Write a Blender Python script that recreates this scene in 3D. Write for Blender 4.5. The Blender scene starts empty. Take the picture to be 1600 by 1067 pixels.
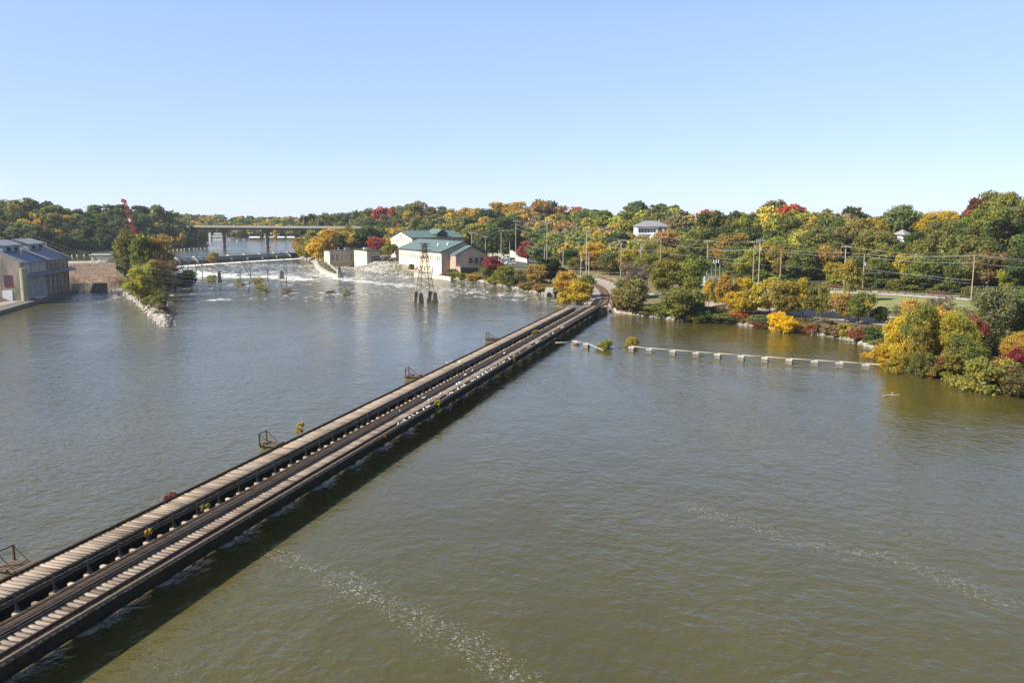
import bpy, math, random
import numpy as np
from mathutils import Vector, Matrix
random.seed(7); rng=np.random.default_rng(7)
S=bpy.context.scene; COL=S.collection
# ---------------------------------------------------------------- camera model
F=1280.0; H=21.8; PITCH=math.atan(188.5/F); CP,SP=math.cos(PITCH),math.sin(PITCH)
def ray(px,py):
    u=(px-800)/F; v=(533.5-py)/F
    return (u,CP+v*SP,-SP+v*CP)
def P(px,py,z=0.0):
    d=ray(px,py); t=(z-H)/d[2]; return (d[0]*t,d[1]*t)
def prj(x,y,z):
    z=z-H; dep=y*CP-z*SP; up=y*SP+z*CP
    return 800+F*x/dep, 533.5-F*up/dep
def zat(py,D): # elevation seen at image row py at forward distance D
    d=ray(800,py); return H+d[2]/d[1]*D
cam=bpy.data.cameras.new('camera'); co=bpy.data.objects.new('camera',cam); COL.objects.link(co)
co.location=(0,0,H); co.rotation_euler=(math.pi/2-PITCH,0,0)
cam.sensor_width=36; cam.lens=F/1600*36; cam.clip_end=9000; cam.clip_start=0.5; S.camera=co
# ---------------------------------------------------------------- helpers
def tag(o,label=None,cat=None,group=None,kind=None):
    if label: o['label']=label
    if cat: o['category']=cat
    if group: o['group']=group
    if kind: o['kind']=kind
    return o
def empty(name,loc,rz=0.0,label=None,cat=None,group=None):
    o=bpy.data.objects.new(name,None); COL.objects.link(o); o.location=loc; o.rotation_euler=(0,0,rz)
    o.empty_display_size=0.2
    return tag(o,label,cat,group)
def copy_tree(o,parent=None):
    c=o.copy(); COL.objects.link(c); c.parent=parent
    for ch in o.children: copy_tree(ch,c)
    return c
class MB:
    def __init__(s): s.v=[]; s.f=[]; s.m=[]; s.mi=0
    def add(s,vs,fs):
        b=len(s.v); s.v+= [tuple(v) for v in vs]; s.f+=[tuple(b+i for i in f) for f in fs]; s.m+=[s.mi]*len(fs); return s
    def box(s,c,d,rz=0,rot=None):
        hx,hy,hz=d[0]/2,d[1]/2,d[2]/2
        vs=[Vector((x*hx,y*hy,z*hz)) for z in(-1,1) for y in(-1,1) for x in(-1,1)]
        M=rot if rot is not None else Matrix.Rotation(rz,3,'Z')
        vs=[M@v+Vector(c) for v in vs]
        return s.add(vs,[(0,2,3,1),(4,5,7,6),(0,1,5,4),(2,6,7,3),(0,4,6,2),(1,3,7,5)])
    def box2(s,x0,x1,y0,y1,z0,z1): return s.box(((x0+x1)/2,(y0+y1)/2,(z0+z1)/2),(abs(x1-x0),abs(y1-y0),abs(z1-z0)))
    def tube(s,a,b,r0,r1=None,n=6,cap=True):
        if r1 is None: r1=r0
        a=Vector(a); b=Vector(b); d=(b-a)
        if d.length<1e-6: return s
        d.normalize(); up=Vector((0,0,1)) if abs(d.z)<.95 else Vector((1,0,0))
        x=d.cross(up).normalized(); y=d.cross(x)
        vs=[]
        for p,r in((a,r0),(b,r1)):
            for i in range(n):
                t=2*math.pi*i/n; vs.append(p+x*(math.cos(t)*r)+y*(math.sin(t)*r))
        fs=[(i,(i+1)%n,n+(i+1)%n,n+i) for i in range(n)]
        if cap: fs+=[tuple(range(n))[::-1],tuple(range(n,2*n))]
        return s.add(vs,fs)
    def path(s,pts,r,n=5):
        for a,b in zip(pts[:-1],pts[1:]): s.tube(a,b,r,r,n,True)
        return s
    def bar(s,a,b,w):
        return s.tube(a,b,w*.7,w*.7,4)
    def prism(s,prof,axis,a,b):
        """profile of (u,v) swept along axis from a to b. axis 'x': (u=y,v=z); 'y': (u=x,v=z); 'z': (u=x,v=y)"""
        n=len(prof); vs=[]
        for t in(a,b):
            for u,v in prof:
                vs.append({'x':(t,u,v),'y':(u,t,v),'z':(u,v,t)}[axis])
        fs=[(i,(i+1)%n,n+(i+1)%n,n+i) for i in range(n)]+[tuple(range(n))[::-1],tuple(range(n,2*n))]
        return s.add(vs,fs)
    def frus(s,c,w0,d0,w1,d1,z0,z1,off=(0,0)):
        vs=[]
        for z,w,d,o in((z0,w0,d0,(0,0)),(z1,w1,d1,off)):
            for sx,sy in((-1,-1),(1,-1),(1,1),(-1,1)): vs.append((c[0]+o[0]+sx*w/2,c[1]+o[1]+sy*d/2,z))
        return s.add(vs,[(3,2,1,0),(4,5,6,7),(0,1,5,4),(1,2,6,5),(2,3,7,6),(3,0,4,7)])
    def build(s,name,mats,parent=None,smooth=False):
        me=bpy.data.meshes.new(name); me.from_pydata(s.v,[],s.f)
        if not isinstance(mats,(list,tuple)): mats=[mats]
        for m in mats: me.materials.append(m)
        if len(mats)>1: me.polygons.foreach_set('material_index',s.m)
        if smooth: me.polygons.foreach_set('use_smooth',[True]*len(me.polygons))
        me.validate(); me.update()
        o=bpy.data.objects.new(name,me); COL.objects.link(o)
        if parent: o.parent=parent
        return o
def npmesh(name,V,Q,mats=(),attrs={}):
    """fast mesh: V (n,3), Q (m,4) quads"""
    me=bpy.data.meshes.new(name); V=np.asarray(V,np.float32); Q=np.asarray(Q,np.int32)
    k=Q.shape[1]
    me.vertices.add(len(V)); me.vertices.foreach_set('co',V.ravel())
    me.loops.add(Q.size); me.loops.foreach_set('vertex_index',Q.ravel())
    me.polygons.add(len(Q)); me.polygons.foreach_set('loop_start',np.arange(0,Q.size,k,dtype=np.int32))
    me.polygons.foreach_set('loop_total',np.full(len(Q),k,np.int32))
    for m in mats: me.materials.append(m)
    for nm,(dom,typ,arr) in attrs.items():
        a=me.attributes.new(nm,typ,dom)
        a.data.foreach_set('color' if typ=='FLOAT_COLOR' else 'value',np.asarray(arr,np.float32).ravel())
    me.update(); me.validate()
    return me
# ---------------------------------------------------------------- materials
def newmat(name):
    m=bpy.data.materials.new(name); m.use_nodes=True; nt=m.node_tree
    return m,nt,nt.nodes['Principled BSDF']
def N(nt,t,**k):
    n=nt.nodes.new(t)
    for a,b in k.items():
        if a in n.inputs.keys() if isinstance(a,str) else False: n.inputs[a].default_value=b
        else: setattr(n,a,b)
    return n
def ramp(nt,stops,interp='LINEAR'):
    r=nt.nodes.new('ShaderNodeValToRGB'); e=r.color_ramp.elements; r.color_ramp.interpolation=interp
    while len(e)<len(stops): e.new(.5)
    for el,(p,c) in zip(e,stops): el.position=p; el.color=(*c,1) if len(c)==3 else c
    return r
def surf(name,c1,c2,scale=1.0,rough=.85,metal=0,bump=.3,detail=6,stretch=(1,1,1),c3=None,spec=.3,bdist=.05):
    m,nt,b=newmat(name); L=nt.links.new
    tc=nt.nodes.new('ShaderNodeTexCoord'); mp=nt.nodes.new('ShaderNodeMapping'); mp.inputs['Scale'].default_value=stretch
    L(tc.outputs['Object'],mp.inputs['Vector'])
    n=nt.nodes.new('ShaderNodeTexNoise'); n.inputs['Scale'].default_value=scale; n.inputs['Detail'].default_value=detail; n.inputs['Roughness'].default_value=.65
    L(mp.outputs[0],n.inputs['Vector'])
    r=ramp(nt,[(.3,c1),(.7,c2)] if c3 is None else [(.28,c1),(.55,c2),(.75,c3)])
    L(n.outputs['Fac'],r.inputs[0]); L(r.outputs[0],b.inputs['Base Color'])
    b.inputs['Roughness'].default_value=rough; b.inputs['Metallic'].default_value=metal; b.inputs['Specular IOR Level'].default_value=spec
    if bump:
        n2=nt.nodes.new('ShaderNodeTexNoise'); n2.inputs['Scale'].default_value=scale*6; n2.inputs['Detail'].default_value=4
        L(mp.outputs[0],n2.inputs['Vector'])
        bp=nt.nodes.new('ShaderNodeBump'); bp.inputs['Strength'].default_value=bump; bp.inputs['Distance'].default_value=bdist
        L(n2.outputs['Fac'],bp.inputs['Height']); L(bp.outputs[0],b.inputs['Normal'])
    return m
M={}
M['conc']=surf('concrete',(.24,.22,.18),(.38,.35,.29),.8,.9)
M['conc_light']=surf('pale_concrete',(.34,.31,.26),(.52,.48,.41),.9,.9)
M['conc_dark']=surf('stained_concrete',(.09,.085,.075),(.22,.2,.17),1.2,.85)
M['rock']=surf('riprap_stone',(.14,.12,.10),(.38,.35,.30),.45,.9,bump=.5,c3=(.5,.46,.4))
M['stone_old']=surf('old_masonry',(.10,.09,.08),(.25,.22,.19),1.1,.9,bump=.6)
M['cream']=surf('cream_brick',(.60,.52,.35),(.69,.61,.43),.5,.85,bump=.15,stretch=(1,1,3))
M['cream_shade']=surf('shaded_cream_brick',(.40,.32,.24),(.50,.41,.31),.6,.85,bump=.15)  # cream brick with shade put into its colour
M['trim']=surf('dark_trim',(.03,.04,.04),(.06,.07,.06),1,.6,bump=0)
M['glass']=surf('dark_window_glass',(.02,.025,.03),(.06,.07,.08),.6,.15,bump=0,spec=.6)
M['glassm']=surf('dusty_window_glass',(.10,.10,.09),(.22,.21,.18),1.5,.3,bump=0,spec=.5)
M['white']=surf('white_paint',(.62,.62,.6),(.78,.78,.76),1.5,.6,bump=.05)
M['grey_metal']=surf('galvanised_metal',(.25,.26,.27),(.42,.43,.44),2,.45,.5,bump=.05)
M['dark_metal']=surf('dark_metal',(.03,.03,.03),(.08,.075,.07),3,.5,.4,bump=.1)
M['rust']=surf('rusted_steel',(.09,.04,.025),(.22,.11,.07),3,.75,.2,bump=.2)
M['red']=surf('red_paint',(.30,.03,.03),(.42,.06,.05),2,.5,bump=0)
M['polewood']=surf('weathered_pole_wood',(.24,.17,.11),(.42,.31,.21),3,.9,bump=.3,stretch=(1,1,.1))
M['polegrey']=surf('grey_pole_wood',(.28,.25,.21),(.46,.42,.36),3,.9,bump=.3,stretch=(1,1,.1))
M['bark']=surf('tree_bark',(.05,.035,.025),(.13,.10,.075),6,.95,bump=.4)
M['deadwood']=surf('bleached_deadwood',(.06,.048,.04),(.15,.125,.10),5,.9,bump=.3)
M['asphalt']=surf('asphalt',(.07,.07,.068),(.12,.115,.11),2,.9,bump=.2)
M['gravel']=surf('gravel_ballast',(.22,.18,.145),(.40,.33,.28),3,.95,bump=.5)
M['path']=surf('dirt_path',(.33,.25,.19),(.45,.35,.28),.6,.95,bump=.2)
M['lawn']=surf('mown_lawn',(.17,.18,.055),(.24,.24,.085),.25,.95,bump=.3,c3=(.30,.28,.12))
M['brownfield']=surf('brown_field',(.17,.115,.075),(.33,.24,.16),.12,.95,bump=.4,stretch=(1,3,1),c3=(.36,.28,.19))
M['dark_plank']=surf('creosoted_plank',(.045,.032,.024),(.10,.072,.054),2.5,.95,bump=.3,spec=.08)
M['black_timber']=surf('black_timber',(.016,.012,.009),(.045,.033,.022),3,.95,bump=.3,spec=.06)
M['steel_dark']=surf('blackened_girder',(.012,.011,.009),(.035,.03,.024),1.4,.9,0,bump=.3,spec=.08)
M['rail']=surf('worn_rail',(.10,.085,.075),(.22,.19,.17),4,.35,.8,bump=.1)
M['moss']=surf('mossy_concrete',(.06,.055,.03),(.16,.14,.08),1.5,.9,bump=.4)
M['conc_mid']=surf('grey_concrete',(.16,.15,.135),(.24,.225,.2),.8,.9)
M['conc_ring']=surf('wet_grey_concrete',(.12,.12,.11),(.24,.235,.22),1.2,.8)
M['rail_dull']=surf('dull_brown_rail',(.06,.04,.032),(.13,.09,.07),4,.55,.5,bump=.1)
M['tower_steel']=surf('rusty_tower_steel',(.05,.025,.018),(.13,.065,.045),3,.85,0,bump=.1)
M['footing']=surf('rust_stained_footing',(.09,.06,.05),(.27,.225,.19),.9,.9,stretch=(1,1,.4))
M['jetty_rock']=surf('broken_concrete',(.20,.175,.145),(.48,.44,.38),.5,.9,bump=.5)
M['gate']=surf('painted_dam_gate',(.22,.27,.30),(.34,.39,.42),.6,.35,bump=.1,spec=.5)
M['darkgreen']=surf('dark_green_cladding',(.012,.04,.035),(.02,.06,.05),1,.6,bump=0)
M['brown_roof']=surf('brown_roof_edge',(.10,.065,.05),(.17,.12,.09),1,.8,bump=.1)
M['cream_glass']=surf('bright_glass_block',(.50,.50,.44),(.62,.61,.54),3,.3,bump=.1)
M['whitewash']=surf('whitewashed_wall',(.46,.50,.36),(.62,.62,.52),.5,.85,bump=.1,stretch=(1,1,.3))
M['panel']=surf('blue_grey_panel',(.24,.29,.32),(.33,.38,.41),.8,.6,bump=.1)
M['board']=surf('weathered_board',(.22,.23,.22),(.46,.46,.43),1.6,.85,bump=.2,stretch=(1,3,.2))
M['moss_tank']=surf('olive_tank',(.22,.21,.13),(.34,.32,.21),.8,.8,bump=.2)
def ribbed(name,c1,c2,scale,axis=0,rough=.5,metal=.2):
    m,nt,b=newmat(name); L=nt.links.new
    tc=nt.nodes.new('ShaderNodeTexCoord'); sx=nt.nodes.new('ShaderNodeSeparateXYZ'); L(tc.outputs['Object'],sx.inputs[0])
    w=nt.nodes.new('ShaderNodeMath'); w.operation='MULTIPLY'; w.inputs[1].default_value=scale; L(sx.outputs[axis],w.inputs[0])
    fr=nt.nodes.new('ShaderNodeMath'); fr.operation='FRACT'; L(w.outputs[0],fr.inputs[0])
    gt=nt.nodes.new('ShaderNodeMath'); gt.operation='LESS_THAN'; gt.inputs[1].default_value=.12; L(fr.outputs[0],gt.inputs[0])
    n=nt.nodes.new('ShaderNodeTexNoise'); n.inputs['Scale'].default_value=.4; n.inputs['Detail'].default_value=5; L(tc.outputs['Object'],n.inputs[0])
    r=ramp(nt,[(.3,c1),(.7,c2)]); L(n.outputs['Fac'],r.inputs[0])
    L(r.outputs[0],b.inputs['Base Color'])
    bp=nt.nodes.new('ShaderNodeBump'); bp.inputs['Distance'].default_value=.06; bp.inputs['Strength'].default_value=.6
    L(gt.outputs[0],bp.inputs['Height']); L(bp.outputs[0],b.inputs['Normal'])
    b.inputs['Roughness'].default_value=rough; b.inputs['Metallic'].default_value=metal
    return m
M['greenroof']=ribbed('green_metal_roof',(.105,.160,.140),(.145,.200,.175),1.2,0)
M['blueroof']=ribbed('blue_grey_metal_roof',(.10,.12,.16),(.18,.20,.25),.8,1)
M['greyroof']=ribbed('pale_grey_roof',(.27,.255,.25),(.36,.345,.33),.8,1)
def brickish(name,c1,c2,c3,stain=True):
    m,nt,b=newmat(name); L=nt.links.new
    tc=nt.nodes.new('ShaderNodeTexCoord')
    br=nt.nodes.new('ShaderNodeTexBrick'); br.inputs['Scale'].default_value=2.2; br.inputs['Mortar Size'].default_value=.012
    br.inputs['Color1'].default_value=(*c1,1); br.inputs['Color2'].default_value=(*c2,1); br.inputs['Mortar'].default_value=(*c3,1)
    # wall coordinates: (x+y, z)
    sx=nt.nodes.new('ShaderNodeSeparateXYZ'); L(tc.outputs['Object'],sx.inputs[0])
    ad=nt.nodes.new('ShaderNodeMath'); ad.operation='ADD'; L(sx.outputs[0],ad.inputs[0]); L(sx.outputs[1],ad.inputs[1])
    cb=nt.nodes.new('ShaderNodeCombineXYZ'); L(ad.outputs[0],cb.inputs[0]); L(sx.outputs[2],cb.inputs[1]); L(cb.outputs[0],br.inputs['Vector'])
    n=nt.nodes.new('ShaderNodeTexNoise'); n.inputs['Scale'].default_value=.6; n.inputs['Detail'].default_value=7
    mp=nt.nodes.new('ShaderNodeMapping'); mp.inputs['Scale'].default_value=(1.5,1.5,.25); L(tc.outputs['Object'],mp.inputs[0]); L(mp.outputs[0],n.inputs[0])
    r=ramp(nt,[(.35,(.55,.52,.5)),(.65,(1.15,1.1,1.05))]); L(n.outputs['Fac'],r.inputs[0])
    mx=nt.nodes.new('ShaderNodeMixRGB'); mx.blend_type='MULTIPLY'; mx.inputs[0].default_value=1 if stain else .4
    L(br.outputs['Color'],mx.inputs[1]); L(r.outputs[0],mx.inputs[2]); L(mx.outputs[0],b.inputs['Base Color']); b.inputs['Roughness'].default_value=.9
    return m
M['brick_tan']=brickish('tan_old_brick',(.31,.275,.225),(.36,.32,.265),(.36,.335,.29))
M['brick_brown']=brickish('brown_old_brick',(.29,.225,.175),(.36,.28,.22),(.37,.33,.28))
M['brick_grey']=brickish('grey_render_wall',(.40,.39,.36),(.44,.42,.39),(.42,.40,.37))
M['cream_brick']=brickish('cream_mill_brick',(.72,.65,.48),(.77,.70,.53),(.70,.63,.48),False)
M['shaded_cream_brick']=brickish('shaded_mill_brick',(.36,.275,.205),(.41,.315,.24),(.40,.33,.27),False)  # tan shade tone of the cream mill brick, painted for walls away from sun
# ties with per-tie colour
def tiemat():
    m,nt,b=newmat('weathered_ties'); L=nt.links.new
    at=nt.nodes.new('ShaderNodeAttribute'); at.attribute_name='rnd'
    tc=nt.nodes.new('ShaderNodeTexCoord')
    mp=nt.nodes.new('ShaderNodeMapping'); mp.inputs['Scale'].default_value=(1.2,9,3); L(tc.outputs['Object'],mp.inputs[0])
    n=nt.nodes.new('ShaderNodeTexNoise'); n.inputs['Scale'].default_value=1; n.inputs['Detail'].default_value=5; L(mp.outputs[0],n.inputs[0])
    r=ramp(nt,[(0,(.16,.11,.07)),(.3,(.26,.20,.15)),(.7,(.36,.29,.22)),(1,(.24,.19,.145))]); L(at.outputs['Fac'],r.inputs[0])
    r2=ramp(nt,[(.3,(.6,.57,.54)),(.62,(1.12,1.1,1.08))]); L(n.outputs['Fac'],r2.inputs[0])
    mx=nt.nodes.new('ShaderNodeMixRGB'); mx.blend_type='MULTIPLY'; mx.inputs[0].default_value=.85
    L(r.outputs[0],mx.inputs[1]); L(r2.outputs[0],mx.inputs[2]); L(mx.outputs[0],b.inputs['Base Color']); b.inputs['Roughness'].default_value=.9
    bp=nt.nodes.new('ShaderNodeBump'); bp.inputs['Distance'].default_value=.03; L(n.outputs['Fac'],bp.inputs['Height']); L(bp.outputs[0],b.inputs['Normal'])
    return m
M['tie']=tiemat()
# leaves: colour from the object, a second tint per clump
def leafmat():
    m=bpy.data.materials.new('autumn_leaves'); m.use_nodes=True; nt=m.node_tree; L=nt.links.new
    nt.nodes.remove(nt.nodes['Principled BSDF']); out=nt.nodes['Material Output']
    oi=nt.nodes.new('ShaderNodeObjectInfo')
    t2=nt.nodes.new('ShaderNodeAttribute'); t2.attribute_type='OBJECT'; t2.attribute_name='tint'
    cl=nt.nodes.new('ShaderNodeAttribute'); cl.attribute_name='clump'
    rn=nt.nodes.new('ShaderNodeAttribute'); rn.attribute_name='rnd'
    # clump value + object random -> mix factor
    ad=nt.nodes.new('ShaderNodeMath'); ad.operation='ADD'; L(cl.outputs['Fac'],ad.inputs[0]); L(oi.outputs['Random'],ad.inputs[1])
    fr=nt.nodes.new('ShaderNodeMath'); fr.operation='FRACT'; L(ad.outputs[0],fr.inputs[0])
    r=ramp(nt,[(.25,(0,0,0)),(.95,(1,1,1))]); L(fr.outputs[0],r.inputs[0])
    mx=nt.nodes.new('ShaderNodeMixRGB'); L(r.outputs[0],mx.inputs[0]); L(oi.outputs['Color'],mx.inputs[1]); L(t2.outputs['Color'],mx.inputs[2])
    # per leaf variation
    hs=nt.nodes.new('ShaderNodeHueSaturation')
    mh=nt.nodes.new('ShaderNodeMapRange'); mh.inputs['To Min'].default_value=.475; mh.inputs['To Max'].default_value=.525; L(rn.outputs['Fac'],mh.inputs['Value']); L(mh.outputs[0],hs.inputs['Hue'])
    mv=nt.nodes.new('ShaderNodeMapRange'); mv.inputs['To Min'].default_value=.7; mv.inputs['To Max'].default_value=1.35
    fr2=nt.nodes.new('ShaderNodeMath'); fr2.operation='FRACT'; mu=nt.nodes.new('ShaderNodeMath'); mu.operation='MULTIPLY'; mu.inputs[1].default_value=7.3
    L(rn.outputs['Fac'],mu.inputs[0]); L(mu.outputs[0],fr2.inputs[0]); L(fr2.outputs[0],mv.inputs['Value']); L(mv.outputs[0],hs.inputs['Value'])
    L(mx.outputs[0],hs.inputs['Color'])
    d=nt.nodes.new('ShaderNodeBsdfDiffuse'); t=nt.nodes.new('ShaderNodeBsdfTranslucent'); L(hs.outputs[0],d.inputs[0]); L(hs.outputs[0],t.inputs[0])
    ms=nt.nodes.new('ShaderNodeMixShader'); ms.inputs[0].default_value=.54; L(d.outputs[0],ms.inputs[1]); L(t.outputs[0],ms.inputs[2])
    L(ms.outputs[0],out.inputs[0]); return m
M['leaf']=leafmat()
def vcolmat(name,attr='col',leafy=True):
    m=bpy.data.materials.new(name); m.use_nodes=True; nt=m.node_tree; L=nt.links.new
    b=nt.nodes['Principled BSDF']; a=nt.nodes.new('ShaderNodeAttribute'); a.attribute_name=attr
    L(a.outputs['Color'],b.inputs['Base Color']); b.inputs['Roughness'].default_value=.9; b.inputs['Specular IOR Level'].default_value=.1
    if leafy:
        t=nt.nodes.new('ShaderNodeBsdfTranslucent'); L(a.outputs['Color'],t.inputs[0]); ms=nt.nodes.new('ShaderNodeMixShader'); ms.inputs[0].default_value=.3
        L(b.outputs[0],ms.inputs[1]); L(t.outputs[0],ms.inputs[2]); L(ms.outputs[0],nt.nodes['Material Output'].inputs[0])
    return m
M['weeds']=vcolmat('weed_leaves')
# ---------------------------------------------------------------- water bodies and terrain height
TA=math.atan(.2828*CP); T2=(math.sin(TA),math.cos(TA)); N2=(math.cos(TA),-math.sin(TA))
def tr(s,d,z=0): return (s*T2[0]+d*N2[0], s*T2[1]+d*N2[1], z)
W=lambda L,z=0:[P(a,b,z) for a,b in L]
RIVER=[(200,-80),(170,40),(110,78)]+W([(1600,612),(1480,592),(1400,568),(1372,550),(1340,534),(1300,527),(1250,519),(1200,513),(1150,507),(1100,503),(1060,501),(1030,497),(985,491),(957,488),(945,481),(915,474),(895,471),(870,463),(840,458.5),(800,450),(760,441.5),(720,436.5),(690,432),(650,429),(600,428),(575,425),(558,419),(553,415.5),(517,416.5),(520,420),(533,431),(530,433.5),(520,432.5),(508,427),(498,420),(492,412),(480,407),(464,403)])+[(-131,486),(-166,410),(-172,397)]+W([(262,420),(268,431),(287,438),(303,446),(272,453),(260,464),(263,478),(268,498),(263,511),(251,507),(235,493),(213,474),(196,462),(190,453),(165,455),(120,452),(108,458),(60,469),(30,475),(0,481)])+[(-155,185),(-260,150),(-520,120),(-520,-80)]
LZ=3.2
LAKE=[(-124,490)]+W([(467,388),(463,380),(459,374.2),(440,372.5),(330,371.8),(324,374.2),(330,380),(333,387),(270,390),(180,394),(110,396),(0,399),(-170,402),(-170,413),(60,411),(110,409.5),(176,408.6)],LZ)+[(-178,392),(-170,409),(-134,489)]
DAMA,DAMB=(-131,487),(-173,395)
def sdist(x,y,poly):
    """signed distance (positive inside) vectorised"""
    x=np.asarray(x,float); y=np.asarray(y,float); d2=np.full(x.shape,1e18); ins=np.zeros(x.shape,bool)
    n=len(poly)
    for i in range(n):
        ax,ay=poly[i]; bx,by=poly[(i+1)%n]
        ex,ey=bx-ax,by-ay; l2=ex*ex+ey*ey+1e-12
        t=np.clip(((x-ax)*ex+(y-ay)*ey)/l2,0,1)
        d2=np.minimum(d2,(x-ax-t*ex)**2+(y-ay-t*ey)**2)
        c=((ay>y)!=(by>y)); 
        with np.errstate(divide='ignore',invalid='ignore'):
            xi=(bx-ax)*(y-ay)/(by-ay+1e-30)+ax
        ins^=(c&(x<xi))
    d=np.sqrt(d2); return np.where(ins,d,-d)
def pdist(x,y,line):
    x=np.asarray(x,float); y=np.asarray(y,float); d2=np.full(x.shape,1e18)
    for (ax,ay),(bx,by) in zip(line[:-1],line[1:]):
        ex,ey=bx-ax,by-ay; t=np.clip(((x-ax)*ex+(y-ay)*ey)/(ex*ex+ey*ey+1e-12),0,1)
        d2=np.minimum(d2,(x-ax-t*ex)**2+(y-ay-t*ey)**2)
    return np.sqrt(d2)
def sm(a,b,t):
    t=np.clip((t-a)/(b-a),0,1); return t*t*(3-2*t)
HR=W([(1800,520),(1600,478),(1520,462),(1400,455),(1280,448),(1200,443),(1120,434),(1000,427),(940,424),(900,416),(840,402),(790,395),(700,393),(600,393),(560,386),(500,380),(470,376)],3.0)+[(-215,850),(-200,3000),(2500,3000),(2500,100)]
HL=W([(322,376.5),(326,385),(270,388.5),(180,392.5),(110,394.5),(0,397.5),(-170,400)],LZ)+[(-900,420),(-2500,420),(-2500,3000),(-420,3000),(-350,800)]
HF=[(-2500,3000),(-2500,900),(-420,885),(-200,880),(-100,880),(2500,880),(2500,3000)]
TRK=[tr(186,-33.2)[:2]]+W([(942.5,474),(946,463),(943.5,455),(939,449.5),(930,444),(917,438.5),(900,434)],1.9)
def ground(x,y):
    x=np.asarray(x,float); y=np.asarray(y,float)
    dr=-sdist(x,y,RIVER); dl=-sdist(x,y,LAKE)
    und=.35*np.sin(x*.045+1)*np.cos(y*.038)+.25*np.sin(x*.11)*np.sin(y*.09+2)
    pl=3.0+.35*und
    west=sm(-80,-110,x)*sm(420,380,y)        # field side lies a little higher
    pl=pl+.6*west
    hr=sdist(x,y,HR); hl=sdist(x,y,HL); hf=sdist(x,y,HF)
    hill=14.5*sm(0,95,hr)+17*sm(-2,75,hl)+9*sm(0,150,hf)
    hill=np.minimum(hill,18)*(1+.10*np.sin(x*.013+.7)*np.cos(y*.017))
    pl=pl+hill
    east=sm(-70,-40,x)
    prof=east*(.12+1.15*(1-np.exp(-np.maximum(dr,0)/3.0))+.085*dr)+(1-east)*(.15+.42*dr)
    z=np.minimum(pl,np.where(dr>0,prof,-.1-.5*np.minimum(-dr,4)))
    zl=np.where(dl>0,LZ+.15+.5*dl,LZ-.1-.4*np.minimum(-dl,4))
    inl=dl<0
    z=np.where(inl,zl,np.where(dl<25,np.where(dr>2,np.minimum(pl,np.maximum(z,zl)),z),z))
    # railway bed
    dt=pdist(x,y,TRK); f=sm(9,4.5,dt)*(dr>.5); z=z*(1-f)+1.55*f
    return z
def g1(x,y): return float(ground(np.array([x]),np.array([y]))[0])
# ---------------------------------------------------------------- ground sheet
def polargrid(ys,us,k=.0,base=60):
    Y=np.repeat(ys[:,None],len(us),1); X=us[None,:]*(Y+base)
    return X,Y
def gridquads(nr,nc):
    i=np.arange(nr-1)[:,None]*nc+np.arange(nc-1)[None,:]
    return np.stack([i,i+1,i+nc+1,i+nc],-1).reshape(-1,4)
ys=[-60.0]
while ys[-1]<60: ys.append(ys[-1]+6)
while ys[-1]<8000: ys.append(ys[-1]*1.0105 if ys[-1]<900 else ys[-1]*1.05)
ys=np.array(ys); us=np.linspace(-1.05,1.05,430)
X,Y=polargrid(ys,us); Z=ground(X,Y)
Z=np.where(Y>2500,np.minimum(Z,12),Z)
V=np.stack([X,Y,Z],-1).reshape(-1,3)
GZ=Z.copy(); GHR=sdist(X,Y,HR); GHL=sdist(X,Y,HL)
def look(G,x,y):
    i=min(max(int(np.searchsorted(ys,y))-1,0),len(ys)-2); fy=(y-ys[i])/(ys[i+1]-ys[i]); v=0.0
    for k,wt in((i,1-fy),(i+1,fy)):
        u=(x/(ys[k]+60)+1.05)/2.1*(len(us)-1); j=min(max(int(u),0),len(us)-2); f=min(max(u-j,0),1); v+=wt*(G[k,j]*(1-f)+G[k,j+1]*f)
    return float(v)
def g1(x,y): return look(GZ,x,y)
def hit(px,py,D0=60.,D1=1500.):
    r_=ray(px,py); kz=r_[2]/r_[1]; kx=r_[0]/r_[1]; D=D0; st=2.0
    while D<D1:
        if H+kz*D<=max(look(GZ,kx*D,D),0.0): break
        D+=st
    lo,hi=D-st,D
    for _ in range(12):
        m_=(lo+hi)/2
        if H+kz*m_<=max(look(GZ,kx*m_,m_),0.0): hi=m_
        else: lo=m_
    return (kx*hi,hi)
# natural ground colours
def smear(x,y,s): return .5+.5*np.sin(x*s+3*np.sin(y*s*.7))*np.cos(y*s*1.3+2*np.sin(x*s*.5))
hr=GHR; hl=GHL; dr=-sdist(X,Y,RIVER); dl=-sdist(X,Y,LAKE)
C=np.empty(X.shape+(4,)); C[...,3]=1
def setc(mask,c):
    for k in range(3): C[...,k]=C[...,k]*(1-mask)+c[k]*mask
C[...,0]=.16;C[...,1]=.15;C[...,2]=.07
n=smear(X,Y,.07)
setc(n*.7,(.24,.18,.10))
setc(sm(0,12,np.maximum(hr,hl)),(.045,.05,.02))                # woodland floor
bf=sm(-70,-95,X)*sm(400,380,Y)*(dr>0)
setc(bf*(dl>0),(.27,.185,.125)); setc(bf*(dl>0)*smear(X,Y*2.2,.12)*.8,(.17,.12,.085))
setc(bf*sm(30,6,dl)*(dl>0),(.46,.40,.32))
setc(sm(3.2,1.0,dr)*(dr>-3),(.30,.27,.23))
setc(sm(9,6,pdist(X,Y,TRK))*(dr>0),(.42,.35,.29))
setc((dr<=-1)*1.0,(.10,.09,.05)); setc((dl<=-1)*1.0,(.08,.08,.06))
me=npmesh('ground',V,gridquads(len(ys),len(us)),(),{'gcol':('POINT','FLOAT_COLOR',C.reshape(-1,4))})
m,nt,b=newmat('ground_soil_and_grass'); L=nt.links.new
a=nt.nodes.new('ShaderNodeAttribute'); a.attribute_name='gcol'
tc=nt.nodes.new('ShaderNodeTexCoord')
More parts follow.
